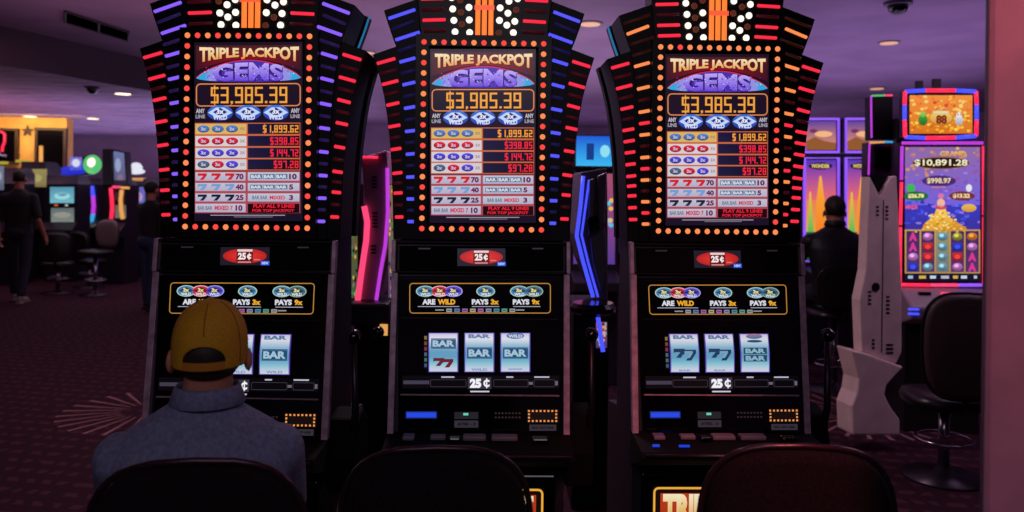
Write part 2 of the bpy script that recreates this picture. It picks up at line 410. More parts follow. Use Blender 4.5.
def pay_art():
    A = Art(lambda x, y, o: onFace(x, y, .004 + o))
    A.ring(410, 283, 551.5, 313.5, 3.5, .9, (190, 134, 56))
    for cx, c, rim in ((426, (70, 128, 176), (176, 210, 200)), (440.5, (206, 44, 70), (235, 190, 205)), (454, (84, 70, 200), (170, 165, 235)), (486.3, (70, 128, 176), (176, 210, 200)), (520, (70, 128, 176), (176, 210, 200)), (534.5, (70, 110, 130), (150, 180, 170))):
        wild_oval(A, cx, 291.3, c, rim); A.up(.5)
    A.lay = 1
    for t, x0, x1, c in (('ARE', 423, 436, (226, 226, 236)), ('WILD', 438.5, 456, (246, 176, 50)), ('PAYS', 472.5, 489, (226, 226, 236)), ('3x', 491.5, 499.5, (246, 176, 50)), ('PAYS', 513.5, 530, (226, 226, 236)), ('9x', 532.5, 540.5, (246, 176, 50))):
        A.text(t, x0, 299.2, x1, 304.6, c, bold=.05)
    for x0, x1 in ((418.5, 460), (472.5, 500), (514, 541)): A.rect(x0, 306.2, x1, 306.9, (176, 176, 196))
    pal = [(190, 190, 200), (120, 150, 220), (190, 120, 190), (220, 200, 170), (210, 120, 200), (170, 170, 210), (90, 170, 200), (110, 190, 170), (190, 190, 190)]
    for k in range(9): A.rect(447 + 7.9 * k, 308.6, 452.6 + 7.9 * k, 312.2, [q * .8 for q in pal[k]])
    A.up()
    for k in range(9): A.rect(448 + 7.9 * k, 310, 451.6 + 7.9 * k, 310.7, (40, 36, 50))
    A.rect(436, 309.4, 444.5, 310.6, (150, 150, 160)); A.rect(516.5, 309.4, 525, 310.6, (150, 150, 160))
    return A.mesh('wild_symbol_glass', ART)
def reel_bands(A, x0, x1):
    st = [(333.5, (210, 205, 240)), (339, (232, 232, 246)), (346, (150, 196, 226)), (355, (104, 166, 206)), (363, (150, 206, 226)), (371.5, (222, 226, 248))]
    A.rect(x0 - 1, 332.8, x1 + 1, 372.2, (96, 76, 190)); A.up()
    for (ya, ca), (yb, cb) in zip(st, st[1:]): A.rect(x0, ya, x1, yb, ca, cb)
    A.up()
def barword(A, x0, x1, yc, h=4.6, c=(24, 54, 96)):
    A.rect(x0 + 1.6, yc - h - .9, x1 - 1.2, yc - h - .2, c); A.rect(x0 + 1.6, yc + h + .2, x1 - 1.2, yc + h + .9, c)
    A.rect(x0 + 1.8, yc - h, x1 - 1.4, yc + h, (40, 84, 128)); A.up(); A.text('BAR', x0 + 3.2, yc - h + 1, x1 - 2.8, yc + h - 1, (176, 212, 232), bold=.05); A.up(-1)
def topbar(A, x0, x1):
    A.text('BAR', x0 + 3, 334.2, x1 - 3, 338.2, (90, 130, 176), bold=.05)
def sevens(A, x0, x1, yc, c):
    A.seven(x0 + 2.5, yc - 6, x0 + 14, yc + 3.2, c); A.seven(x0 + 12, yc - 5, x1 - 2.5, yc + 6, c)
    A.up(); A.seven(x0 + 13.6, yc - 3.6, x1 - 6, yc + 3.4, (130, 176, 205)); A.up(-1)
REELX = ((430, 458), (466, 494), (502, 530))
def reel_mesh(r, kind):
    x0, x1 = REELX[r]
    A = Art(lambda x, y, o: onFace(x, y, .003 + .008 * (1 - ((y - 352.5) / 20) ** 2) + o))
    # finer backing so the reel surface is curved
    A.rect(x0 - 1, 332.8, x1 + 1, 352.5, (96, 76, 190)); A.rect(x0 - 1, 352.5, x1 + 1, 372.2, (96, 76, 190)); A.up(2)
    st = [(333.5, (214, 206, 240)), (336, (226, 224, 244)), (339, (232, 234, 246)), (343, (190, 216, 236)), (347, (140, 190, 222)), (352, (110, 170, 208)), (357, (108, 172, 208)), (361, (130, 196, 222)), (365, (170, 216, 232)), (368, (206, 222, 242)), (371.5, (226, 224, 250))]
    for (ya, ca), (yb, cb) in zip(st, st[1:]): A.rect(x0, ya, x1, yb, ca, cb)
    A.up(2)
    if kind == 'bar7': barword(A, x0, x1, 343.5, 4.2); A.seven(x0 + 4, 358, x0 + 15, 366, (110, 40, 60)); A.seven(x0 + 13, 359, x1 - 4, 367.5, (120, 34, 54))
    if kind == 'bar': topbar(A, x0, x1); barword(A, x0, x1, 353, 4.6); A.text('WILD', x0 + 6, 368.4, x1 - 6, 370.8, (120, 150, 190), bold=.03)
    if kind == 'wildbar': A.ell((x0 + x1) / 2, 335.8, 9, 3.2, (90, 120, 180)); A.up(); A.text('WILD', x0 + 7, 334.6, x1 - 7, 337.6, (220, 226, 246), bold=.04); A.up(-1); barword(A, x0, x1, 353, 4.6); A.rect(x0 + 7, 368.6, x1 - 7, 369.6, (130, 160, 190))
    if kind == '7': topbar(A, x0, x1); sevens(A, x0, x1, 354, (34, 66, 104)); A.text('BAR', x0 + 8, 369, x1 - 8, 371, (140, 160, 190), bold=.03)
    if kind == '2bar':
        A.ell((x0 + x1) / 2, 335.6, 8.4, 2.6, (190, 130, 150), (60, 120, 170)); A.ell((x0 + x1) / 2, 340.5, 8, 1.4, (40, 90, 120))
        for yy in (350.3, 357.8):
            A.rect(x0 + 2.2, yy - 3.3, x1 - 2, yy + 3.3, (44, 80, 112)); A.up(); A.text('BAR', x0 + 4, yy - 2.4, x1 - 3.6, yy + 2.4, (150, 196, 214), bold=.05); A.up(-1)
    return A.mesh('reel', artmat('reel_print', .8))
def meter_art():
    A = Art(lambda x, y, o: onFace(x, y, .004 + o))
    A.rect(403, 375.6, 560, 388.4, (6, 5, 8)); A.up(); A.rect(404, 380.5, 430, 384.2, (66, 60, 78))
    for x0, x1 in ((431, 467), (494, 529), (534.5, 555.5)): A.ring(x0, 379.5, x1, 387, 1.2, .5, (66, 56, 70))
    A.rect(442, 376.4, 455, 377.8, (190, 190, 210)); A.rect(507, 376.4, 514, 377.8, (190, 190, 210)); A.rect(535, 376.4, 550, 377.8, (190, 190, 210))
    A.rect(529.5, 382, 533.5, 384.6, (110, 100, 116)); A.rect(556, 381, 558.5, 385.4, (110, 100, 116))
    return A.mesh('credit_meter', ART)
def symbol_art():
    A = Art(lambda x, y, o: onFace(x, y, .004 + o)); A.rect(424.4, 335, 428.2, 369, (6, 5, 8)); A.up()
    cols = [(220, 190, 90), (200, 120, 80), (210, 90, 120), (120, 170, 200), (110, 190, 150), (110, 140, 220)]
    for k, c in enumerate(cols): A.rect(425, 336 + 5.5 * k, 427.6, 339.6 + 5.5 * k, [q * .6 for q in c])
    return A.mesh('symbol_lights', ART)
def value_art():
    A = Art(lambda x, y, o: onFace(x, y, .005 + o)); A.rect(468.5, 377.2, 492, 389, (56, 52, 66)); A.up(); A.text('25', 470.5, 378.6, 482, 388, (250, 248, 255), bold=.07); A.text('C', 484, 379.6, 490.2, 387, (250, 248, 255), bold=.05); A.rect(486.8, 378.4, 488, 388.2, (250, 248, 255))
    A.rect(471, 390.8, 490, 392.2, (210, 208, 224)); return A.mesh('coin_value_display', ART)
def blue_art():
    A = Art(lambda x, y, o: onFace(x, y, .005 + o)); A.rect(406.5, 411.5, 437.5, 418.4, (30, 50, 150)); A.up(); A.rect(407.5, 412.6, 436.5, 417.2, (40, 76, 236)); return A.mesh('bill_slot_light', ART)
def ticket_art():
    A = Art(lambda x, y, o: onFace(x, y, .006 + o)); A.rect(455, 412, 479, 419, (36, 34, 40)); A.up(); A.rect(464, 413, 469, 415.4, (110, 210, 190)); return A.mesh('ticket_window', ART)
def amber_art():
    A = Art(lambda x, y, o: onFace(x, y, .005 + o)); A.rect(528, 409, 559, 423, (22, 12, 10)); A.up()
    for k in range(8):
        for yy in (411, 421): A.rect(529.6 + 3.9 * k - .9, yy - .9, 529.6 + 3.9 * k + .9, yy + .9, (250, 156, 84))
    for yy in (414.3, 417.7):
        A.rect(528.8, yy - .9, 530.6, yy + .9, (250, 156, 84)); A.rect(556, yy - .9, 557.8, yy + .9, (250, 156, 84))
    return A.mesh('card_reader_lights', ART)
def speaker_art():
    A = Art(lambda x, y, o: onFace(x, y, .004 + o))
    for i in range(8):
        for j in range(2): A.ell(496.5 + 3.4 * i, 413.2 + 4.2 * j, 1.1, 1.1, (52, 34, 38), n=8)
    return A.mesh('speaker_grille', ART)
def belly_art():
    # lit belly glass, seen at the foot of the right machine; local coordinates
    zt = 0.597; x0, x1 = -.222, .222; y = -.055
    def mp(x, yy, o): return Vector((x0 + (x1 - x0) * x / 100, y - .004 - o, zt - .30 * yy / 65))
    A = Art(mp, .0006)
    A.rect(0, 0, 100, 65, (20, 10, 8)); A.up(); A.ring(0.5, .5, 99.5, 64.5, 4, 1.6, (246, 176, 60)); A.up()
    A.rect(6, 5, 94, 60, (190, 60, 26), (120, 20, 20)); A.up()
    A.text('TRIPLE', 8, 5.5, 56, 27, (250, 240, 200), (220, 150, 40), bold=.06); A.text('JACKPOT', 44, 8, 93, 29, (250, 240, 200), (220, 150, 40), bold=.06) if False else None
    A.up(); A.text('JACKPOT', 60, 5.5, 92, 27, (250, 240, 200), (220, 150, 40), bold=.06)
    A.text('GEMS', 20, 33, 80, 56, (190, 170, 255), (100, 70, 220), bold=.05)
    return A.mesh('belly_glass', ART)

WING_IN = [(385, 10), (389, 25), (393.5, 38), (398, 50), (401, 70), (403, 90), (404.5, 115), (405.5, 150), (406, 190), (406.5, 239), (420, 239), (419.5, 38), (416, -40), (380, -28)]
# the inner wing's top edge rises toward the crest
WING_IN = [(384.6, 10.5), (389, 25), (393.5, 38), (398, 50), (401, 70), (403, 90), (404.5, 115), (405.5, 150), (406, 190), (406.5, 239), (420, 239), (420, 40), (421, -2)]
WING_OUT = [(373.7, 54.5), (376, 62), (380.5, 78), (384.5, 95), (388, 118), (390.5, 142), (392.2, 165), (393.3, 200), (394, 239), (410, 239), (410, 42)]
WYI, WYO = .014, .024
def wing_mesh(poly, y, side):
    P = [MF.xz(a, b, y) for a, b in poly]; mb = MB(); P = [(side * (-p[0]), p[1]) for p in P]     # traced on the left wing; side -1 keeps left
    mb.prism(P, y, y + .17); return mb.mesh('wing_panel', BLK)
def bar_mesh(x0, y0, x1, y1, wy, side, r=.0058):
    a = MF.xz(x0, y0, wy - .004); b = MF.xz(x1, y1, wy - .004)
    pa, pb = Vector((-side * a[0], wy - .003, a[1])), Vector((-side * b[0], wy - .003, b[1]))
    d = (pb - pa).normalized()
    mb = MB(); mb.tube([pa, pa + d * .002, pb - d * .002, pb], [r * .6, r, r, r * .6], 8); return mb.mesh('light_bar', None or BLK)
BARS_IN = []; BARS_OUT = []
inn = [(14, 389, 416, 4.6), (36, 396, 420.5, 4), (60, 400, 416, 2.2), (83.5, 403, 416, 1.5), (107.5, 404.6, 416, 1.0), (131, 405.6, 416, .6), (154, 406.4, 415.6, .4), (177, 406.8, 415.4, .2), (199, 407.3, 415.4, 0), (221.6, 408, 415.2, 0)]
for i, (y, a, b, t) in enumerate(inn):
    BARS_IN.append((y, a, b, t, 1))
    if i + 1 < len(inn):
        y2, a2, b2, t2 = inn[i + 1]; BARS_IN.append(((y + y2) / 2, (a + a2) / 2, (b + b2) / 2 - (3 if i == 0 else 0), (t + t2) / 2, 0))
out = [(61, 377.5, 396, 2.6), (82.6, 382.5, 399, 2.1), (104, 387, 400, 1.5), (126, 389, 401, 1.1), (149, 391.3, 402, .8), (173, 393, 403, .6), (193, 394.2, 403.2, .3), (217, 395.6, 404, .1)]
for i, (y, a, b, t) in enumerate(out):
    BARS_OUT.append((y, a, b, t, 1))
    if i + 1 < len(out):
        y2, a2, b2, t2 = out[i + 1]; BARS_OUT.append(((y + y2) / 2, (a + a2) / 2, (b + b2) / 2, (t + t2) / 2, 0))
def with_mat(me, mat):
    m = me.copy(); m.materials.clear(); m.materials.append(mat); return m
def tint(key, fn, mat): return cached((key, mat.name), lambda: with_mat(cached(key, fn), mat))

def make_jackpot_machine(name, label, loc, rz, conf):
    t = thing(name, label, 'slot machine', loc, rz, 'matching jackpot reel slot machines in the front row')
    k = 0.302   # half width of the lower cabinet
    # --- lower cabinet body
    def cab():
        mb = MB()
        prof = [(fy(ZT) + .012, ZT), (fy(ZB) + .012, ZB), (-.05, .70), (-.045, .62), (-.045, .10), (.0, .10), (.0, 0), (.52, 0), (.52, .74), (.30, .78), (.27, ZT)]
        mb.prismx(prof, -k + .012, k - .012); return mb.mesh('cabinet_body', CAB)
    link('cabinet_body', cached('cab', cab), t, bevel=.004)
    def face():
        mb = MB(); mb.add([onFace(x, y, .002) for x, y in ((399, 276), (565, 276), (565, 434), (399, 434))] + [onFace(x, y, -.006) for x, y in ((399, 276), (565, 276), (565, 434), (399, 434))],
                          [(0, 1, 2, 3), (7, 6, 5, 4), (0, 4, 5, 1), (1, 5, 6, 2), (2, 6, 7, 3), (3, 7, 4, 0)]); return mb.mesh('reel_glass', GLASSB)
    link('reel_glass', cached('face', face), t)
    def upface():
        mb = MB(); q = ((400, 246), (564, 246), (564, 270), (400, 270)); mb.add([onFace(x, y, .003) for x, y in q] + [onFace(x, y, -.006) for x, y in q],
                          [(0, 1, 2, 3), (7, 6, 5, 4), (0, 4, 5, 1), (1, 5, 6, 2), (2, 6, 7, 3), (3, 7, 4, 0)]); return mb.mesh('denomination_panel', BLKM)
    up = link('denomination_panel', cached('upf', upface), t)
    def brand(x0, x1, nm):
        A = Art(lambda x, y, o: onFace(x, y, .0035 + o)); A.rect(x0, 247.9, x1, 249.3, (44, 35, 43)); return A.mesh('speaker_mark', ART)
    link('speaker_mark', cached('br1', lambda: brand(419, 431, 'STEREO')), up); link('speaker_mark', cached('br2', lambda: brand(533, 544, 'STEREO')), up)
    link('denomination_screen', cached('den', denom_art), t)
    # --- silver trim, both sides, with the shoulder step at the ledge
    for s, nm in ((-1, 'L'), (1, 'R')):
        def trim(s=s):
            mb = MB(); xo = k * s
            q0 = onFace(482, 241, .012); q1 = onFace(482, 273, .012)
            def strip(za, zb, x0, x1, off):
                ya, yb = fy(za) - off, fy(zb) - off
                a, b = sorted((x0, x1))
                mb.prismx([(ya, za), (yb, zb), (yb + .03, zb), (ya + .03, za)], a, b)
            strip(q0.z, q1.z, s * (k - .012), s * (k + .002), .012)
            strip(q1.z - .002, ZB + .0, s * (k - .021), s * (k + .0), .008)
            return mb.mesh('side_trim', SILV)
        link('side_trim', cached('trim' + nm, trim), t, bevel=.002)
    def rails():
        out_ = []
        for py, xa, xb, off, th in ((242.5, 397, 568, .010, .006), (272.5, 397, 568, .012, .006), (319, 402, 558, .006, .003), (395.3, 401, 560, .006, .004), (279.6, 402, 560, .005, .0018)):
            mb = MB(); a = onFace(xa, py, off); b = onFace(xb, py, off); zc = (a.z + b.z) / 2
            mb.prismx([(a.y, zc + th / 2), (a.y, zc - th / 2), (a.y + off + .004, zc - th / 2), (a.y + off + .004, zc + th / 2)], a.x, b.x)
            out_.append(mb.mesh('cross_rail', DARKM if py not in (395.3,) else SILV))
        return out_
    for me in cached('rails', rails): link('cross_rail', me, t)
    # wild symbol glass, reels, meters and small displays
    link('wild_symbol_glass', cached('pay', pay_art), t)
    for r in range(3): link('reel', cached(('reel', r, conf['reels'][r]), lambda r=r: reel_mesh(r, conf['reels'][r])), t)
    link('credit_meter', cached('meter', meter_art), t); link('symbol_lights', cached('syml', symbol_art), t); link('coin_value_display', cached('val', value_art), t)
    link('bill_slot_light', cached('blue', blue_art), t); link('ticket_window', cached('tick', ticket_art), t)
    link('card_reader_lights', cached('amb', amber_art), t); link('speaker_grille', cached('spk', speaker_art), t)
    def plaque(x0, y0, x1, y1, tx):
        A = Art(lambda x, y, o: onFace(x, y, .006 + o)); A.rect(x0, y0, x1, y1, (56, 50, 60)); A.up(); A.text(tx, x0 + 3, y0 + 2, x1 - 3, y1 - 2, (14, 10, 16), bold=.04); return A.mesh('asset_plate', artmat('plate_print', .8))
    link('asset_plate', cached(('pl', conf['tag']), lambda: plaque(455, 420.5, 479, 427.6, conf['tag'])), t)
    link('asset_plate', cached(('pl2', conf['num']), lambda: plaque(530, 424.6, 557, 430.8, conf['num'])), t)
    # --- button deck
    def deck():
        mb = MB(); y1 = -.265
        mb.prismx([(fy(ZB) + .03, ZB + .004), (fy(ZB) - .005, ZB + .002), (y1, ZB - .010), (y1 - .012, ZB - .03), (y1 + .02, ZB - .055), (-.06, ZB - .12), (-.04, ZB - .12)], -k, k); return mb.mesh('button_deck', BLKM)
    d = link('button_deck', cached('deck', deck), t, bevel=.004)
    def lip():
        mb = MB(); mb.tube([(-k + .01, -.277, ZB - .018), (k - .01, -.277, ZB - .018)], .006, 8); return mb.mesh('deck_edge', DARKM)
    link('deck_edge', cached('lip', lip), d, smooth=True)
    for j, (x, w, dp, mt) in enumerate(((-.225, .038, .04, LABELM), (-.13, .05, .03, LABELM), (-.075, .035, .03, BLKG), (-.012, .075, .04, LABELM), (.085, .085, .04, LABELM), (.2, .05, .035, BLKG))):
        def btn(x=x, w=w, dp=dp, mt=mt):
            mb = MB(); mb.box((x, -.175 + (.02 if mt is LABELM else 0), ZB + .006), (w, dp, .014)); return mb.mesh('deck_button', mt)
        link('deck_button', cached(('btn', j), btn), d, bevel=.004)
    def blu():
        mb = MB(); mb.box((-.25, -.235, ZB + .001), (.022, .008, .006)); return mb.mesh('deck_lamp', emat('blue_deck_lamp', (30, 70, 230), .8))
    def blu2():
        mb = MB(); mb.box((-.16, -.238, ZB + .001), (.034, .007, .006)); return mb.mesh('deck_lamp', emat('blue_deck_lamp', (30, 70, 230), .8))
    if conf['bluelamp']:
        link('deck_lamp', cached('blu', blu), d); link('deck_lamp', cached('blu2', blu2), d)
    # --- belly door and base
    def belly():
        mb = MB(); mb.box((0, -.052, .42), (.52, .012, .44)); return mb.mesh('belly_door', BLKG)
    link('belly_door', cached('belly', belly), t, bevel=.006)
    link('belly_glass', cached('bart', belly_art), t)
    def tray():
        mb = MB(); mb.prismx([(-.05, .20), (-.14, .22), (-.15, .12), (-.05, .10)], -.26, .26); return mb.mesh('coin_tray', DARKM)
    link('coin_tray', cached('tray', tray), t, bevel=.01)
    # --- topper box, screen frame and screen
    def tbox():
        a = MF.xz(413.5, 239.5, 0); b = MF.xz(551.5, 36.5, 0); cx = 0; hw = (b[0] - a[0]) / 2
        mb = MB(); mb.box((cx, .14, (a[1] + b[1]) / 2), (hw * 2, .25, b[1] - a[1])); mb.box((cx, .21, (a[1] + b[1]) / 2 + .02), (.56, .12, b[1] - a[1] + .1)); return mb.mesh('marquee_cabinet', BLK)
    link('marquee_cabinet', cached('tbox', tbox), t, bevel=.004)
    def fr():
        mb = MB(); P = [MF.xz(x, y, 0) for x, y in ((416, 239), (551, 239), (551, 37), (416, 37))]; I = [MF.xz(x, y, 0) for x, y in ((429, 224), (538, 224), (538, 48), (429, 48))]
        xo = (P[1][0] - P[0][0]) / 2; xi = (I[1][0] - I[0][0]) / 2; zo0, zo1, zi0, zi1 = P[0][1], P[2][1], I[0][1], I[2][1]
        for (x0, x1, z0, z1) in ((-xo, xo, zi1, zo1), (-xo, xo, zo0, zi0), (-xo, -xi, zi0, zi1), (xi, xo, zi0, zi1)): mb.box(((x0 + x1) / 2, .0, (z0 + z1) / 2), (x1 - x0, .03, z1 - z0))
        return mb.mesh('bulb_frame', pmat('frame_black', (12, 5, 7), .35, spec=.3))
    frame = link('bulb_frame', cached('fr', fr), t)
    link('marquee_screen', cached('mart', marquee_art), t)
    def bulb(): 
        mb = MB(); mb.ball((0, 0, 0), (.0094, .006, .0094), 12); return mb.mesh('marquee_bulb', RED)
    def bz():
        a = MF.xz(423.8, 42.3, -.016); b = MF.xz(543.4, 42.3 + 1.2, -.016); c = MF.xz(422.2, 228.4, -.016); w = (b[0] - a[0]) / 2; return w, (a[1] + b[1]) / 2, MF.xz(482.3, 229.2, -.016)[1]
    w, z1, z0 = bz(); pts = []
    for i in range(13): pts.append((-w + 2 * w * i / 12, z1))
    for i in range(1, 19): pts.append((w, z1 + (z0 - z1) * i / 18))
    for i in range(1, 13): pts.append((w - 2 * w * i / 12, z0))
    for i in range(1, 18): pts.append((-w, z0 + (z1 - z0) * i / 18))
    rb = random.Random(conf['seed'])
    for i, (x, z) in enumerate(pts):
        mt = (RED if (i + conf['phase']) % 2 else ORG) if conf['alt'] else (ORG if rb.random() > .06 else RED)
        link('marquee_bulb', tint('bulb', bulb, mt), frame, smooth=True, loc=(x, -.017, z))
    # --- fan wings
    for s in (-1, 1):
        wi = link('wing_panel', cached(('wi', s), lambda s=s: wing_mesh(WING_IN, WYI, s)), t)
        wo = link('wing_panel', cached(('wo', s), lambda s=s: wing_mesh(WING_OUT, WYO, s)), t)
        for i, (y, a, b, tl, lit) in enumerate(BARS_IN):
            mt = conf['inner'](i, lit); link('light_bar', tint(('bi', i, s), lambda: bar_mesh(a, y + tl, b, y - tl, WYI, s), BAR[mt]), wi, smooth=True)
        for i, (y, a, b, tl, lit) in enumerate(BARS_OUT):
            mt = conf['outer'](i, lit); link('light_bar', tint(('bo', i, s), lambda: bar_mesh(a, y + tl, b, y - tl, WYO, s), BAR[mt]), wo, smooth=True)
        for kk, (poly, yy) in enumerate(((WING_IN, .235), (WING_OUT, .25))):
            def rw(poly=poly, yy=yy, s=s):
                P = [MF.xz(a, b, .045) for a, b in poly]; P = [(s * (-p[0]), p[1]) for p in P]; mb = MB(); mb.prism(P, yy, yy + .05); return mb.mesh('rear_wing_panel', BLK)
            r_ = link('rear_wing_panel', cached(('rw', kk, s), rw), t)
            if kk == 0:
                def ed(poly=poly, s=s):
                    P = [MF.xz(a, b, .045) for a, b in poly[:4]]; mb = MB(); mb.tube([(s * (-p[0]) + s * .001, .232, p[1]) for p in P], .004, 6); return mb.mesh('edge_light', BLK)
                link('edge_light', tint(('re', s), ed, emat('cyan_edge_light', (36, 120, 170), .8)), r_)
    # --- crest
    def crest():
        L = [(421.5, 38), (418, 0), (413, -60), (430, -78), (482.5, -84)]
        P = [MF.xz(x, y, .01) for x, y in L]; xc = MF.xz(482.5 + .9, 38, .01)[0]
        Q = [(-abs(p[0]), p[1]) for p in P[:-1]] + [(0, P[-1][1])] + [(abs(p[0]), p[1]) for p in reversed(P[:-1])]
        mb = MB(); mb.prism(Q, .01, .12); return mb.mesh('crest_panel', pmat('crest_black', (15, 6, 8), .35, spec=.3))
    cr = link('crest_panel', cached('crest', crest), t, bevel=.003)
    def ctube(j):
        x = (j - 1) * .0225; z0 = MF.xz(482, 36.5, 0)[1]; z1 = MF.xz(482, -60, 0)[1]; mb = MB(); mb.box((x, .004, (z0 + z1) / 2), (.0165, .016, z1 - z0)); return mb.mesh('crest_tube', TUBE)
    for j in range(3): link('crest_tube', cached(('ct', j), lambda j=j: ctube(j)), cr, bevel=.006)
    def cband():
        z = MF.xz(482, 8, 0)[1]; mb = MB(); mb.box((0, -.007, z), (.068, .004, .016)); return mb.mesh('tube_band', emat('pink_band_light', (250, 96, 60), 1))
    link('tube_band', cached('cband', cband), cr)
    def cb():
        mb = MB(); mb.ball((0, 0, 0), (.0118, .008, .0118), 12); return mb.mesh('crest_bulb', WHT)
    def ring_():
        mb = MB(); n = 16
        mb.tube([(.0085 * math.cos(2 * math.pi * i / n), 0, .0085 * math.sin(2 * math.pi * i / n)) for i in range(n)], .0028, 6, closed=True); mb.ball((0, .002, 0), (.006, .004, .006), 8); return mb.mesh('crest_bulb', OFFB)
    grid = []
    for r_ in range(8): grid += [(14.6 + .5 * r_, 32.5 - 12.6 * r_), (22.6 + .9 * r_, 24.5 - 12 * r_), (29.2 + 1.3 * r_, 32 - 11.4 * r_)]
    for s in (-1, 1):
        for i, (dx, py) in enumerate(grid):
            p = MF.xz(482.9, py, 0); x = s * dx / 291.0
            on = (i % 3 != 1 and i != 9) if (s < 0 and conf['seed'] != 4) else ((i * 7 + s * 3 + conf['seed']) % 10 not in (0, 4, 7))
            link('crest_bulb', cached('cb', cb) if on else cached('cbo', ring_), cr, smooth=True, loc=(x, .004, p[1]))
    for s in (-1, 1):
        for i in range(9):
            py = 30.5 - 10.6 * i
            def cbar(i=i, s=s, py=py):
                a = MF.xz(424 - .9 * i * .9, py + .3, .005); b = MF.xz(447 - .7 * i, py - .3, .005); mb = MB(); y = .006
                pa, pb = Vector((-s * a[0], y, a[1])), Vector((-s * b[0], y, b[1])); d_ = (pb - pa).normalized()
                mb.tube([pa, pa + d_ * .002, pb - d_ * .002, pb], [.0038, .0058, .0058, .0038], 8); return mb.mesh('light_bar', BLK)
            link('light_bar', tint(('cbar', i, s), cbar, BAR['red' if conf['crest'](i) else 'dred']), cr, smooth=True)
    # --- pull lever on the right side
    def lev():
        mb = MB(); mb.tube([(k + .055, -.03, .70), (k + .078, -.05, .86), (k + .072, -.06, 1.09)], [.015, .012, .010], 10); return mb.mesh('lever_arm', DARKM)
    la = link('pull_lever', cached('lev', lev), t, smooth=True)
    def knob():
        mb = MB(); mb.ball((k + .072, -.06, 1.115), .025, 16); return mb.mesh('lever_knob', BLKG)
    link('lever_knob', cached('knob', knob), la, smooth=True)
    def hub():
        mb = MB(); mb.prismx([(-.06, .60), (.14, .60), (.14, .80), (.05, .86), (-.04, .84), (-.08, .72)], k - .012, k + .085); return mb.mesh('lever_hub', BLKM)
    link('lever_hub', cached('hub', hub), t, bevel=.012)
    return t

def loc_for(px, py, depth):
    p = W(px, py, depth); return (p.x, p.y, 0)
inL = lambda i, l: 'violet' if l else 'dviolet'
inM = lambda i, l: 'blue' if l else 'dblue'
def inR(i, l):
    if i == 0: return 'dorange'
    if i == 1: return 'orange'
    if i == 2: return 'dorange'
    if l: return 'orange'
    return 'dorange' if i < 6 else ('red' if i % 4 == 1 else 'dred')
ouA = lambda i, l: 'red' if l else 'dred'
def ouR(i, l): return 'red' if (l or i > 3) and i != 5 else 'dred'
make_jackpot_machine('slot_machine', 'jackpot slot machine with violet inner wing lights, played by the man in the cap', loc_for(249, 131.5, 2.675), R(-2.2),
    dict(reels=['7', 'bar', 'bar'], tag='ATSK - 3', num='01-47-03', alt=True, phase=0, seed=4, inner=inL, outer=ouA, crest=lambda i: i % 2 == 1, bluelamp=False))
make_jackpot_machine('slot_machine', 'middle jackpot slot machine with blue inner and red outer wing lights, empty chair before it', loc_for(482.9, 136, 2.75), 0,
    dict(reels=['bar7', 'bar', 'wildbar'], tag='ATSK - 3', num='01-47-04', alt=True, phase=1, seed=1, inner=inM, outer=ouA, crest=lambda i: i in (1, 3, 5, 6), bluelamp=False))
make_jackpot_machine('slot_machine', 'jackpot slot machine with orange inner wing lights and double sevens on two reels', loc_for(716.8, 138, 2.79), R(.6),
    dict(reels=['7', '7', '2bar'], tag='ATSK - 6', num='01-47-06', alt=False, phase=0, seed=2, inner=inR, outer=ouR, crest=lambda i: i in (0, 1, 3, 4, 6), bluelamp=True))

# ================================================================== the room
def room_mat(name, c, c2, scale=(1, 1, 1), nscale=3, rough=.8):
    m = bpy.data.materials.new(name); m.use_nodes = True; nt = m.node_tree; b = nt.nodes['Principled BSDF']
    tc = nt.nodes.new('ShaderNodeTexCoord'); mp = nt.nodes.new('ShaderNodeMapping'); mp.inputs['Scale'].default_value = scale
    n = nt.nodes.new('ShaderNodeTexNoise'); n.inputs['Scale'].default_value = nscale; n.inputs['Detail'].default_value = 5
    r = nt.nodes.new('ShaderNodeValToRGB'); r.color_ramp.elements[0].position = .35; r.color_ramp.elements[1].position = .65
    r.color_ramp.elements[0].color = col(c); r.color_ramp.elements[1].color = col(c2)
    nt.links.new(tc.outputs['Object'], mp.inputs['Vector']); nt.links.new(mp.outputs['Vector'], n.inputs['Vector'])
    nt.links.new(n.outputs['Fac'], r.inputs['Fac']); nt.links.new(r.outputs['Color'], b.inputs['Base Color']); b.inputs['Roughness'].default_value = rough
    return m
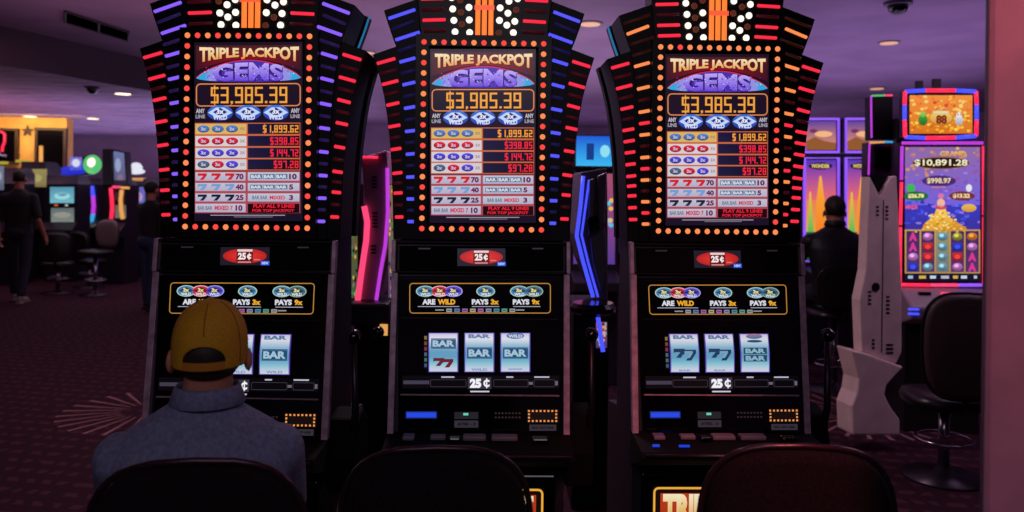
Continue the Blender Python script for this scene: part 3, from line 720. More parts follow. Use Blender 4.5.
def carpet():
    m = bpy.data.materials.new('patterned_carpet'); m.use_nodes = True; nt = m.node_tree; b = nt.nodes['Principled BSDF']; L = nt.links.new
    def mth(op, a, b_=None, c=None):
        n = nt.nodes.new('ShaderNodeMath'); n.operation = op
        for i, x in enumerate((a, b_, c)):
            if x is None: continue
            if isinstance(x, (int, float)): n.inputs[i].default_value = x
            else: L(x, n.inputs[i])
        return n.outputs[0]
    tc = nt.nodes.new('ShaderNodeTexCoord'); sp = nt.nodes.new('ShaderNodeSeparateXYZ'); L(tc.outputs['Object'], sp.inputs[0]); X, Y = sp.outputs[0], sp.outputs[1]
    # woven rows broken by noise
    no = nt.nodes.new('ShaderNodeTexNoise'); no.inputs['Scale'].default_value = 5; L(tc.outputs['Object'], no.inputs['Vector'])
    row = mth('SINE', mth('ADD', mth('MULTIPLY', Y, 46), mth('MULTIPLY', X, 9)))
    brk = mth('SINE', mth('ADD', mth('MULTIPLY', X, 60), mth('MULTIPLY', no.outputs[0], 14)))
    rows = mth('MULTIPLY', mth('GREATER_THAN', row, .35), mth('MULTIPLY', mth('GREATER_THAN', brk, -.1), .55))
    # sunburst medallions
    fx = mth('SUBTRACT', mth('FRACT', mth('MULTIPLY', mth('ADD', X, 5.01 + 51), .19608)), .5); fy_ = mth('SUBTRACT', mth('FRACT', mth('MULTIPLY', mth('ADD', Y, 51 - .45), .19608)), .5)
    rad = mth('SQRT', mth('ADD', mth('MULTIPLY', fx, fx), mth('MULTIPLY', fy_, fy_))); ang = mth('ARCTAN2', fy_, fx)
    rays = mth('GREATER_THAN', mth('SINE', mth('MULTIPLY', ang, 26)), .80)
    msk = mth('MULTIPLY', mth('GREATER_THAN', rad, .035), mth('LESS_THAN', rad, .115))
    sun = mth('MULTIPLY', rays, msk)
    mix = nt.nodes.new('ShaderNodeMixRGB'); mix.inputs[1].default_value = col((52, 26, 36)); mix.inputs[2].default_value = col((92, 50, 58)); L(rows, mix.inputs[0])
    mix2 = nt.nodes.new('ShaderNodeMixRGB'); L(mix.outputs[0], mix2.inputs[1]); mix2.inputs[2].default_value = col((150, 104, 108)); L(sun, mix2.inputs[0])
    L(mix2.outputs[0], b.inputs['Base Color']); b.inputs['Roughness'].default_value = .95; b.inputs['Specular IOR Level'].default_value = .1
    return m
def structure(name, mb, mat, **k):
    o = mb.build(name, mat, **k); o['kind'] = 'structure'; return o
X0, X1, Y0, Y1 = -13.5, 9.5, -7.0, 18.0
HIC = 3.25; LOWC = 2.85
structure('floor', MB().box(((X0 + X1) / 2, (Y0 + Y1) / 2, -.05), (X1 - X0, Y1 - Y0, .1)), carpet())
structure('ceiling', MB().box(((X0 + X1) / 2, (Y0 + Y1) / 2, HIC + .05), (X1 - X0, Y1 - Y0, .1)), room_mat('ceiling_plaster', (150, 118, 150), (166, 132, 164), nscale=1.5))
WALLM = room_mat('purple_grey_wall', (150, 120, 150), (166, 134, 166), nscale=2)
structure('wall_far', MB().box(((X0 + X1) / 2, Y1 + .05, HIC / 2), (X1 - X0, .1, HIC)), WALLM)
structure('wall_left', MB().box((X0 - .05, (Y0 + Y1) / 2, HIC / 2), (.1, Y1 - Y0, HIC)), WALLM)
structure('wall_right', MB().box((X1 + .05, (Y0 + Y1) / 2, HIC / 2), (.1, Y1 - Y0, HIC)), WALLM)
structure('wall_near', MB().box(((X0 + X1) / 2, Y0 - .05, HIC / 2), (X1 - X0, .1, HIC)), WALLM)
# lowered ceiling field with its curved fascia
cv = [(-160, 7.7), (-60, 8.0), (0, 8.4), (34, 8.75), (68, 9.2), (109, 9.85), (148, 10.45), (200, 11.4), (240, 12.6), (270, 14), (290, 16)]
pts = [G(x, d) for x, d in cv]; poly = [(p.x, p.y) for p in pts] + [(pts[-1].x + .4, Y1), (X0, Y1), (X0, pts[0].y)]
structure('ceiling_lowered', MB().prismz(poly, LOWC, HIC - .001), [room_mat('planked_ceiling', (104, 84, 120), (190, 160, 200), scale=(.6, 7, 1), nscale=4)])
fas = MB(); n = len(pts)
fas.rings([[(p.x, p.y - .012, LOWC - .01), (p.x, p.y - .012, HIC - .001), (p.x, p.y - .002, HIC - .001), (p.x, p.y - .002, LOWC - .01)] for p in pts])
structure('trim_1', fas, pmat('fascia_paint', (78, 58, 74), .8))
# slot air vent in the high ceiling
va, vb = W(66, 15.5, 1), W(127, 34, 1)
def onz(px, py, z): r = ray(px, py); return CAM + r * ((z - CAM.z) / r.z)
A4 = [onz(65, 10, HIC), onz(129, 31, HIC), onz(128, 40, HIC), onz(65, 21, HIC)]
tv = thing('ceiling_vent', 'long black slot air vent in the pale ceiling at upper left', 'vent', (0, 0, 0))
mid = sum(A4, Vector()) / 4; tv.location = (mid.x, mid.y, HIC); L4 = [(p.x - mid.x, p.y - mid.y) for p in A4]
MB().prismz(L4, -.012, -.002).build('vent_opening', pmat('vent_black', (3, 2, 3), .9, spec=0), tv)
VP_ = pmat('vent_paint', (60, 46, 58), .6)
for a, b in zip(L4, L4[1:] + L4[:1]): MB().tube([(a[0], a[1], -.012), (b[0], b[1], -.012)], .012, 6).build('vent_frame', VP_, tv)
a = [(L4[0][q] + L4[1][q]) / 2 for q in (0, 1)]; b = [(L4[3][q] + L4[2][q]) / 2 for q in (0, 1)]; MB().tube([(a[0], a[1], -.014), (b[0], b[1], -.014)], .012, 6).build('vent_divider', VP_, tv)

# recessed lights
LIT = emat('warm_lamp_disc', (255, 222, 190), 2.4); LITD = emat('dim_amber_lamp_disc', (226, 166, 128), 1.0)
def downlight(px, py, z, label, r=.09, power=8, c=(1, .82, .62), s=1.0):
    p = onz(px, py, z); t = thing('ceiling_light', label, 'ceiling light', (p.x, p.y, z), 0, 'round recessed ceiling lights')
    MB().lathe([(r, 0), (r * 1.25, 0), (r * 1.25, -.012), (r, -.012)], n=24).build('light_trim', pmat('light_trim', (130, 110, 120), .5), t)
    MB().lathe([(.001, -.010), (r, -.010), (r, -.018), (.001, -.018)], n=24).build('light_lens', LIT if z < 3 else LITD, t)
    if power:
        l = bpy.data.lights.new('lamp', 'SPOT'); l.energy = power; l.color = c; l.spot_size = R(110); l.spot_blend = .8; l.shadow_soft_size = .08
        lo = bpy.data.objects.new('lamp', l); C.objects.link(lo); lo.parent = t; lo.location = (0, 0, -.03)
downlight(30, 116, LOWC, 'recessed ceiling light above the yellow wall', .11)
downlight(123, 93, LOWC, 'brightest recessed light in the planked ceiling beside the violet machine', .10, 10)
downlight(93, 118, LOWC, 'small recessed ceiling light between the star wall and the violet machine', .10)
downlight(95, 137, LOWC, 'farthest recessed ceiling light, lowest of those on the left', .12, 6)
downlight(590, 23, HIC, 'recessed ceiling light between the blue and the orange winged machines', .10, 14)
downlight(889, 42, HIC, 'recessed ceiling light at right below the black camera dome', .09, 12)
downlight(877, 88, HIC, 'dim recessed ceiling light just above the gold portrait machine', .10, 6)
downlight(368, 52, HIC, 'recessed ceiling light between the violet and the blue winged machines', .08, 10)
def dome(px, py, z, label, r=.09):
    p = onz(px, py, z); t = thing('security_camera', label, 'security camera', (p.x, p.y, z + .004))
    MB().lathe([(.001, 0), (r * 1.15, 0), (r * 1.15, -.03), (r, -.035), (.001, -.035)], n=24).build('camera_housing', pmat('camera_housing', (70, 60, 80), .4), t, smooth=False)
    MB().ball((0, 0, -.04), (r * .85, r * .85, r * .8), 20).build('camera_dome', BLKG, t, smooth=True)
dome(898, 2, HIC, 'black dome security camera on the purple ceiling at upper right', .10); dome(92, 87, LOWC, 'black dome security camera on the planked ceiling at left', .075)

# near pillar at the right edge of the view
pe = W(985, 190, 1.35)
pang = math.atan2(pe.y - CAM.y, pe.x - CAM.x) - math.pi / 2 + R(.4)
ppo = MB().box((.35, .2, HIC / 2), (.7, .4, HIC)).build('pillar', room_mat('pillar_plaster', (120, 100, 124), (134, 110, 136), nscale=9), loc=(pe.x, pe.y, 0), bevel=.012); ppo.rotation_euler = (0, 0, pang); ppo['kind'] = 'structure'

# ================================================================== slot floor furniture
FAB = pmat('speckled_black_fabric', (16, 9, 13), .9, noise=.9, nscale=220, spec=.2)
VINYL = pmat('black_vinyl', (20, 13, 17), .35)
def slot_chair(label, loc, rz, w=.44, top=1.0, pad=FAB, rim=DARKM, group='black slot stools with curved backs', h=.48, name='slot_chair'):
    t = thing(name, label, 'chair', loc, rz, group)
    hw = w / 2; zb = top - h
    def outline(e=0, n=40):
        pts = []
        for i in range(n):
            a = 2 * math.pi * i / n; ca, sa = math.cos(a), math.sin(a); p = 2 / (3.6 if sa > 0 else 3.4)
            x = math.copysign(abs(ca) ** p, ca) * (hw + e); z = math.copysign(abs(sa) ** p, sa) * (h / 2 + e) + zb + h / 2
            x *= 1 - .10 * max(0, (zb + h / 2 - z)) / h; z += .022 * (1 - (x / hw) ** 2) * (1 if sa > 0 else 0)
            pts.append((x, z))
        return pts
    def bow(x): return -.05 + .9 * x * x * .9
    def ring_at(e, yo, sc=1):
        return [(x * sc, bow(x) + yo, (z - (zb + h / 2)) * sc + zb + h / 2) for x, z in outline(e)]
    mb = MB(); mb.rings([ring_at(-.03, -.034), ring_at(-.012, -.030), ring_at(-.004, -.018), ring_at(-.004, .012), ring_at(-.03, .03), ring_at(-.10, .034)])
    mb.build('backrest', pad, t, smooth=True)
    rim_pts = [Vector(p) for p in ring_at(.004, -.004)]
    mb = MB(); mb.tube(rim_pts, .0075, 8, closed=True); mb.build('back_rim', rim, t, smooth=True)
    zs = zb - .02
    sq = lambda r, z, k=3: [(math.copysign(abs(math.cos(a)) ** (2 / k), math.cos(a)) * r, .19 + math.copysign(abs(math.sin(a)) ** (2 / k), math.sin(a)) * r, z) for a in [2 * math.pi * i / 28 for i in range(28)]]
    mb = MB(); mb.rings([sq(.18, zs - .07), sq(.21, zs - .06), sq(.218, zs - .03), sq(.205, zs), sq(.15, zs + .012)]); mb.build('seat', VINYL, t, smooth=True)
    mb = MB(); mb.tube([(0, .10, zs - .05), (0, -.01, zs - .06), (0, -.055, zs), (0, -.06, zb + .1)], .018, 8); mb.build('back_bracket', DARKM, t, smooth=True)
    mb = MB(); mb.lathe([(.03, 0.02), (.03, zs - .06)], (0, .19, 0), 16); mb.build('pedestal_post', CHROME, t, smooth=True)
    mb = MB(); mb.lathe([(.001, 0), (.22, 0), (.22, .012), (.06, .03), (.035, .07), (.001, .07)], (0, .19, 0), 28); mb.build('pedestal_base', DARKM, t, smooth=True)
    fr = [(.15 * math.cos(2 * math.pi * i / 24), .19 + .15 * math.sin(2 * math.pi * i / 24), .22) for i in range(24)]
    mb = MB(); mb.tube(fr, .009, 8, closed=True)
    mb.build('foot_ring', CHROME, t, smooth=True)
    return t
def chair_at(px, py_top, depth, rz, label, w, **k):
    p = G(px, depth); top = zof(px, py_top, depth) - .03
    return slot_chair(label, (p.x, p.y, 0), rz, w=w, top=top, **k)
RIMM = pmat('worn_rim', (70, 48, 58), .28, metal=.7)
chair_at(204, 450, 1.62, R(6), 'speckled black slot stool behind the seated man in the cap', .435, rim=RIMM, h=.53)
chair_at(440, 439, 1.86, R(3), 'empty speckled black slot stool facing the blue winged machine', .435, rim=RIMM)
chair_at(799, 437, 1.86, R(-4), 'empty speckled black slot stool facing the orange winged machine', .44, rim=RIMM)

# ------------------------------------------------------------------ modern video machines
NEON = {k: emat('neon_' + k, c, s) for k, c, s in (('purple', (150, 90, 255), 1.0), ('red', (250, 40, 80), 1.3), ('pink', (250, 70, 120), 1.1), ('blue', (70, 80, 250), 1.2), ('magenta', (190, 60, 220), 1.0),
        ('cyan', (60, 170, 240), .9), ('amber', (240, 170, 90), .9), ('green', (90, 210, 120), .8))}
GREYP = pmat('pale_grey_plastic', (150, 128, 140), .4); DGREY = pmat('dark_plastic', (30, 24, 34), .4)
def planeart(fr, y):
    return Art(lambda x, yy, o: fr.on(x, yy, (0, y - o, 0), (0, 1, 0)), .0012)
# --- the gold portrait machine at right
def gold_machine():
    dp = 5.4; o = G(936, dp); fr = Frame(o, R(-8)); t = thing('video_slot_machine', 'gold treasure video slot machine with portrait screen and red and blue neon edge', 'slot machine', o, R(-8))
    P = lambda x, y, yy=0: (lambda q: (q.x, q.z))(fr.on(x, y, (0, yy, 0), (0, 1, 0)))
    def quad(pts, y0, y1, nm, mt, bev=.01, parent=t):
        mb = MB(); mb.prism([P(*p) for p in pts], y0, y1); return mb.build(nm, mt, parent, bevel=bev)
    quad([(904, 90), (977, 90), (977, 138), (904, 138)], .0, .10, 'top_screen_housing', DGREY)
    A = planeart(fr, -.004); rnd = random.Random(5)
    A.rect(909, 95, 973, 134, (250, 150, 60), (226, 120, 30)); A.up()
    for k in range(160):
        x = rnd.uniform(910, 971); y = rnd.uniform(96, 132); s_ = rnd.uniform(.8, 2.2); f = (y - 96) / 36
        c = rnd.choice([(255, 190, 80), (250, 120, 60), (255, 215, 120), (220, 70, 50)] if f < .5 else [(255, 190, 40), (240, 160, 20), (255, 220, 90), (214, 110, 20)])
        A.ell(x, y, s_, s_ * .8, c, n=8)
    A.up(); A.ell(941, 118, 13, 8, (240, 180, 60), (200, 110, 30)); A.up(); A.ell(941, 118, 11, 6.4, (250, 214, 120), (230, 150, 60)); A.up()
    A.text('88', 936, 115, 947, 124, (130, 50, 20), bold=.06); A.rect(933, 111.2, 949, 112.8, (214, 226, 214))
    A.ell(923, 120, 4.6, 5.5, (70, 170, 60), (30, 110, 40)); A.ell(923, 114.4, 2.6, 2.8, (130, 210, 90)); A.ell(959, 120, 4.2, 5.4, (235, 235, 235), (170, 170, 180)); A.ell(959, 115, 2.6, 2.6, (245, 245, 245))
    A.up(); A.ell(958, 114.6, .6, .7, (20, 20, 20)); A.ell(960.4, 114.6, .6, .7, (20, 20, 20))
    A.up(); A.rect(908.4, 94.4, 909.6, 134.5, (30, 20, 30)); A.rect(972.4, 94.4, 973.6, 134.5, (30, 20, 30)); A.rect(908.4, 94.2, 973.6, 95.2, (30, 20, 30)); A.rect(908.4, 133.6, 973.6, 134.6, (30, 20, 30))
    link('top_screen', A.mesh('top_screen', ART), t)
    # neon ring of the top screen, in coloured lengths
    path = [(905, 91.5), (925, 90.5), (955, 90.5), (976, 91.5), (976.5, 105), (976.5, 120), (976, 136), (955, 137.6), (925, 138), (905, 137), (904.5, 120), (904.5, 105)]
    cs = ['blue', 'red', 'blue', 'red', 'blue', 'red', 'blue', 'red', 'blue', 'red', 'blue', 'red']
    for i in range(12):
        a, b = path[i], path[(i + 1) % 12]; A_, B_ = P(*a, -.01), P(*b, -.01)
        mb = MB(); mb.tube([(A_[0], -.012, A_[1]), (B_[0], -.012, B_[1])], .014, 8); mb.build('edge_light', NEON[cs[i]], t, smooth=True)
    quad([(918, 80), (925, 80), (925, 90), (918, 90)], .03, .06, 'top_bracket', DGREY, .002); quad([(935, 78), (943, 78), (943, 90), (935, 90)], .03, .06, 'top_bracket', DGREY, .002)
    # portrait screen
    quad([(900, 142), (985, 142), (985, 284), (900, 284)], .02, .14, 'screen_housing', DGREY)
    A = planeart(fr, .012)
    A.rect(904, 145, 981, 281, (16, 12, 24)); A.up(); A.rect(905, 147, 980, 205, (150, 110, 170), (120, 100, 226)); A.rect(905, 205, 980, 236, (60, 60, 200), (60, 50, 150)); A.up()
    for k in range(120):
        x = rnd.uniform(906, 979); y = rnd.uniform(148, 200)
        gold = (x < 940 and y < 178) or y < 160
        c = rnd.choice([(236, 190, 110), (216, 150, 90), (180, 120, 150)] if gold else [(130, 90, 200), (170, 130, 230), (110, 110, 230), (150, 90, 180)])
        A.ell(x, y, rnd.uniform(1, 3), rnd.uniform(.8, 2.2), c, n=8)
    for k in range(60): A.ell(rnd.uniform(906, 979), rnd.uniform(200, 226), rnd.uniform(1, 3.4), rnd.uniform(.6, 2), rnd.choice([(60, 80, 230), (110, 110, 240), (150, 120, 230), (50, 50, 170)]), n=8)
    A.up(); A.text('GRAND', 940, 151, 966, 156.5, (240, 200, 110), (210, 140, 50), bold=.05)
    A.ell(941, 163, 29, 6.2, (150, 90, 40)); A.up(); A.ell(941, 163, 28, 5.3, (36, 22, 24)); A.up(); A.text('$10,891.28', 914.5, 159.4, 967.5, 166.8, (255, 250, 220), (246, 230, 170), bold=.025)
    A.lay = 3; A.ell(939, 181, 17, 5.6, (80, 40, 120)); A.up(); A.text('$998.97', 927, 178, 951, 184, (250, 226, 170), bold=.025); A.text('MAJOR', 932, 186, 946, 188.4, (200, 140, 160), bold=.04)
    A.lay = 3; A.ell(916, 196, 12.5, 4.6, (30, 110, 60)); A.ell(962, 196, 13, 4.6, (120, 50, 60)); A.up(); A.text('$26.78', 908, 193.6, 924, 198.4, (240, 240, 160), bold=.06); A.text('$13.22', 953, 193.6, 970, 198.4, (250, 220, 170), bold=.06)
    A.lay = 3; A.ell(911, 188, 4.4, 4, (60, 190, 80)); A.ell(969, 188, 3, 3.8, (236, 236, 240)); A.text('MINOR', 905.5, 205, 918, 209, (240, 90, 130), bold=.05); A.ell(969, 208, 7.6, 4, (236, 200, 90), (220, 150, 50))
    A.poly([(920, 232), (926, 222), (934, 216), (938, 204), (944, 204), (948, 216), (957, 222), (966, 228), (970, 232)], [(220, 150, 40), (240, 180, 60), (250, 200, 80), (255, 220, 140), (255, 220, 140), (250, 200, 80), (240, 180, 60), (230, 150, 40), (200, 120, 30)]); A.up()
    for k in range(110):
        x = rnd.gauss(942, 11); y = rnd.uniform(212, 232)
        if abs(x - 942) < (y - 206) * 1.3: A.ell(x, y, 1.5, .9, rnd.choice([(255, 214, 90), (246, 176, 50), (214, 130, 30), (255, 236, 160)]), n=8)
    A.ell(941, 203, 4, 4.4, (246, 190, 160)); A.ell(941, 196, 3, 2.6, (230, 120, 160)); A.ell(941, 207.4, 6, 2.2, (210, 70, 110)); A.up()
    A.lay = 3; A.rect(904.8, 229.5, 980.2, 273.5, (206, 160, 70), (180, 140, 80)); A.up()
    sym = [['A', 'A', 'o', 'b'], ['o', 'r', 'r', 'e'], ['e', 'e', 'e', 'e'], ['g', 'b', 'r', 'o'], ['n', 'o', 'A', 'A']]
    sc = {'A': (220, 60, 150), 'o': (210, 130, 210), 'r': (206, 50, 50), 'e': (120, 170, 190), 'b': (50, 60, 190), 'g': (170, 160, 60), 'n': (230, 130, 50)}
    for i in range(5):
        x0 = 906.4 + 14.8 * i; A.lay = 4; A.rect(x0, 231, x0 + 13.2, 272, (70, 40, 100) if i != 2 else (160, 150, 110), (90, 50, 110) if i != 2 else (120, 120, 120)); A.up()
        for j in range(4):
            y0 = 231.8 + 10.1 * j; c = sc[sym[i][j]]; cx = x0 + 6.6
            if sym[i][j] == 'A': A.text('A', x0 + 2.4, y0 + .6, x0 + 10.8, y0 + 9.2, c, bold=.08)
            elif sym[i][j] in 'rb': A.rect(x0 + 1.6, y0 + .8, x0 + 11.6, y0 + 9, c, [q * .6 for q in c]); A.up(); A.ell(cx, y0 + 4.8, 3, 2.4, [min(255, q * 1.35) for q in c], n=10); A.up(-1)
            else: A.ell(cx, y0 + 4.9, 5.2, 4.1, c, [q * .6 for q in c], n=14); A.up(); A.ell(cx - 1, y0 + 3.6, 2.4, 1.9, [min(255, q * 1.4) for q in c], n=10); A.up(-1)
    A.lay = 4; A.rect(905, 273.6, 980, 280.6, (20, 20, 46)); A.up()
    for x0, x1, c in ((908, 913, (170, 190, 220)), (919, 926, (220, 180, 80)), (930, 936, (200, 220, 240)), (941, 949, (190, 190, 210)), (953, 958, (220, 180, 80)), (961, 967, (200, 220, 240)), (974, 977, (200, 200, 220))): A.rect(x0, 275.6, x1, 278.6, c)
    link('portrait_screen', A.mesh('portrait_screen', ART), t)
    for nm, pts, c in (('l', [(902, 146), (901.5, 180)], 'magenta'), ('l2', [(901.5, 182), (900.5, 225)], 'red'), ('l3', [(900.5, 227), (900, 284)], 'red'), ('b', [(901, 284.6), (930, 285)], 'red'), ('b2', [(931, 285), (958, 285)], 'pink'), ('b3', [(959, 285), (983, 285)], 'purple'), ('r', [(983.5, 146), (983.8, 215)], 'red'), ('r2', [(983.8, 217), (984, 284)], 'red'), ('t', [(902, 143), (983, 143)], 'magenta')):
        q = [P(x, y, 0) for x, y in pts]; mb = MB(); mb.tube([(a[0], .0, a[1]) for a in q], .011, 8); mb.build('edge_light', NEON[c], t, smooth=True)
    # console and base
    mb = MB(); a = P(899, 287)[0]; b = P(985, 287)[0]; z0 = P(940, 287)[1]
    mb.prismx([(.02, z0), (-.12, z0 - .06), (-.22, z0 - .11), (-.20, z0 - .20), (.02, z0 - .26), (.3, z0 - .26), (.3, z0)], a, b); mb.build('button_console', GREYP, t, bevel=.015)
    for x0, x1, c in ((918, 930, pmat('dark_reader', (40, 10, 16), .3)), (941, 953, NEON['pink'])):
        q0 = P(x0, 291, -.08); q1 = P(x1, 291, -.08); mb = MB(); mb.box(((q0[0] + q1[0]) / 2, -.085, z0 - .035), (abs(q1[0] - q0[0]), .03, .02)); mb.build('console_button', c, t, bevel=.003)
    for zz in (.125, .155):
        mb = MB(); q0 = P(907, 300, -.2); q1 = P(918, 300, -.2); mb.box(((q0[0] + q1[0]) / 2, -.222, z0 - zz), (abs(q1[0] - q0[0]), .012, .014)); mb.build('bill_slot_light', NEON['blue'], t, bevel=.002)
    mb = MB(); mb.box(((a + b) / 2, .16, (z0 - .26) / 2), (b - a - .06, .34, z0 - .26)); mb.build('cabinet_body', pmat('dark_cabinet', (20, 12, 18), .5), t, bevel=.01)
    mb = MB(); mb.box(((a + b) / 2, .33, (z0 + 2.2) / 2), (b - a - .12, .12, 2.1 - z0)); mb.build('rear_housing', DGREY, t, bevel=.01)
    return fr
gold_machine()
# --- machine seen edge on to its left: black screen backs with rainbow edges
def side_screen():
    dp = 5.75; o = G(886, dp); fr = Frame(o, R(-4)); t = thing('video_slot_machine', 'dark video slot machine with rainbow lit edges behind the white end panel', 'slot machine', o, R(-4))
    P = lambda x, y: (lambda q: (q.x, q.z))(fr.on(x, y, (0, 0, 0), (0, 1, 0)))
    def q(pts, y0, y1, nm, mt): mb = MB(); mb.prism([P(*p) for p in pts], y0, y1); return mb.build(nm, mt, t, bevel=.006)
    q([(871, 96), (893, 96), (893, 140), (871, 140)], 0, .12, 'top_screen_housing', BLK); q([(869, 142), (892, 144), (892, 300), (867, 300)], .02, .14, 'screen_housing', pmat('plum_plastic', (70, 40, 76), .35))
    q([(874, 144), (891, 144), (891, 168), (874, 168)], -.01, .03, 'dark_panel', BLKG)
    q([(866, 300), (888, 300), (888, 395), (866, 395)], .02, .34, 'cabinet_body', BLK)
    for pts, c in (([(870.5, 96), (871, 138)], 'magenta'), ([(871, 96), (884, 95.5)], 'green'), ([(884, 95.5), (892, 95.5)], 'pink'), ([(869, 143), (884, 142)], 'amber'), ([(884, 142), (892, 142)], 'cyan'), ([(869, 143), (868, 175)], 'magenta')):
        a, b = P(*pts[0]), P(*pts[1]); mb = MB(); mb.tube([(a[0], -.01, a[1]), (b[0], -.01, b[1])], .007, 8); mb.build('edge_light', NEON[c], t, smooth=True)
side_screen()
# --- white end panel standing at the end of that bank
def end_panel():
    dp = 5.0; o = G(880, dp); fr = Frame(o, R(10)); t = thing('bank_end_panel', 'tall white end panel with dark notch at top, on a flared hourglass foot', 'end panel', o, R(10))
    P = lambda x, y: (lambda q: (q.x, max(0.0, q.z)))(fr.on(x, y, (0, 0, 0), (0, 1, 0)))
    WP = pmat('off_white_panel', (236, 204, 198), .45, noise=.06, nscale=6)
    mb = MB(); mb.prism([P(*p) for p in ((870, 176), (880, 196), (891, 176), (897, 176), (899, 220), (902, 290), (902, 352), (896, 364), (862, 352), (860, 300), (866, 270), (868, 220))], 0, .09); mb.build('upper_panel', WP, t, bevel=.008)
    mb = MB(); mb.prism([P(*p) for p in ((871, 175.5), (890.5, 175.5), (880, 194))], .02, .08); mb.build('notch_insert', BLKM, t)
    ft = [(849, 349), (862, 352), (901, 366), (893, 374), (884, 384), (882, 394), (888, 406), (897, 418), (897, 434), (850, 434), (849, 405), (854, 392), (856, 378), (852, 362)]
    mb = MB(); mb.prism([P(*p) for p in ft], -.03, .14); mb.build('flared_foot', WP, t, bevel=.012)
    mb = MB(); q = P(875.5, 287); mb.lathe([(.001, 0), (.027, 0), (.027, .006), (.001, .006)], (q[0], -.0, q[1]), 20, 'y'); mb.build('port_hole', BLKM, t)
    for (x0, y0, n_, w_) in ((885.5, 207, 4, 2.6), (876, 207, 3, 2.6), (868, 292, 4, 3), (886, 297, 5, 3.4), (886, 345, 3, 7), (872, 340, 3, 2.5)):
        for k in range(n_):
            q = P(x0, y0 + 4 * k); q2 = P(x0 + w_, y0 + 4 * k); mb = MB(); mb.box(((q[0] + q2[0]) / 2, -.001, q[1]), (abs(q2[0] - q[0]), .004, .012)); mb.build('vent_slot', BLKM, t)
    a, b = P(882, 200), P(883, 352); mb = MB(); mb.box(((a[0] + b[0]) / 2, -.001, (a[1] + b[1]) / 2), (.006, .004, a[1] - b[1])); mb.build('panel_seam', pmat('seam_grey', (90, 70, 80), .6), t)  # grey strip along the joint of the panel
end_panel()
# chair in front of the gold machine and its bench
chair_at(963, 291, 4.35, R(-6), 'brown black slot stool in front of the gold treasure machine', .42, pad=pmat('brown_black_vinyl', (62, 40, 42), .55), rim=DARKM, group='dim stools beyond the front row', h=.55)
# --- pair of tower machines behind the man at right
TW0 = Frame(G(820.5, 7.6), R(28))
def tower_machine(px, label):
    rz = R(28); q_ = TW0.on(px, 200, (0, 0, 0), (0, 1, 0)); o = TW0.o + rot_z(rz) @ Vector((q_.x, 0, 0)); fr = Frame(o, rz); t = thing('video_slot_machine', label, 'slot machine', o, rz, 'twin tower slot machines behind the man in black')
    P = lambda x, y: (lambda q: (q.x, q.z))(fr.on(x, y, (0, 0, 0), (0, 1, 0)))
    def q(pts, y0, y1, nm, mt): mb = MB(); mb.prism([P(*p) for p in pts], y0, y1); return mb.build(nm, mt, t, bevel=.006)
    W_ = 19.5
    q([(px - W_, 118), (px + W_, 118), (px + W_, 153), (px - W_, 153)], 0, .1, 'top_screen_housing', DGREY); q([(px - W_, 157), (px + W_, 157), (px + W_, 262), (px - W_, 262)], 0, .12, 'screen_housing', DGREY)
    A = planeart(fr, -.006); A.rect(px - 15.5, 121, px + 15.5, 150, (96, 66, 160), (236, 150, 90)); A.up(); A.poly([(px - 15.5, 150), (px - 15.5, 142), (px - 6, 137), (px + 4, 141), (px + 15.5, 143), (px + 15.5, 150)], (150, 90, 40)); A.ell(px + 3, 134, 9, 3, (250, 190, 130)); A.up(); A.ell(px - 7, 131, 4, 2, (120, 50, 90))
    link('top_screen', A.mesh('top_screen', ART), t)
    A = planeart(fr, -.006); A.rect(px - 15.5, 160, px + 15.5, 200, (80, 50, 190), (240, 110, 110)); A.rect(px - 15.5, 200, px + 15.5, 232, (246, 130, 90), (230, 170, 60)); A.rect(px - 15.5, 232, px + 15.5, 259, (30, 90, 60), (30, 140, 70)); A.up()
    A.ell(px, 166, 12, 3.6, (40, 20, 60)); A.up(); A.text('WONDER', px - 9, 164, px + 9, 168, (240, 210, 120), bold=.04); A.lay = 2
    A.poly([(px - 1, 176), (px + 1, 176), (px + 4, 200), (px + 5, 236), (px - 5, 236), (px - 4, 200)], (255, 180, 60), (255, 130, 40)); A.poly([(px - 11, 192), (px - 9.5, 192), (px - 7, 232), (px - 13, 232)], (240, 200, 70), (90, 190, 90)); A.poly([(px + 10, 196), (px + 11, 196), (px + 13, 232), (px + 8, 232)], (240, 150, 70), (230, 90, 60))
    A.rect(px - 14, 238, px + 14, 240, (110, 220, 90)); A.rect(px - 14, 246, px + 14, 248, (90, 200, 90))
    link('portrait_screen', A.mesh('portrait_screen', ART), t)
    for ps in ([(px - 17, 119), (px + 17, 119), (px + 17, 152), (px - 17, 152)], [(px - 17, 158), (px + 17, 158), (px + 17, 261), (px - 17, 261)]):
        mb = MB(); mb.tube([(lambda a: (a[0], -.012, a[1]))(P(*p)) for p in ps], .014, 8, closed=True); mb.build('edge_light', NEON['purple'], t)
    z = P(px, 264)[1]; x0, x1 = P(px - W_, 264)[0], P(px + W_, 264)[0]
    mb = MB(); mb.prismx([(.02, z), (-.2, z - .1), (-.2, z - .18), (.0, z - .2), (.0, 0), (.4, 0), (.4, z)], x0, x1); mb.build('cabinet_body', DGREY, t, bevel=.01)
tower_machine(820.5, 'left one of the twin purple edged tower picture machines'); tower_machine(862, 'right one of the twin purple edged tower picture machines')

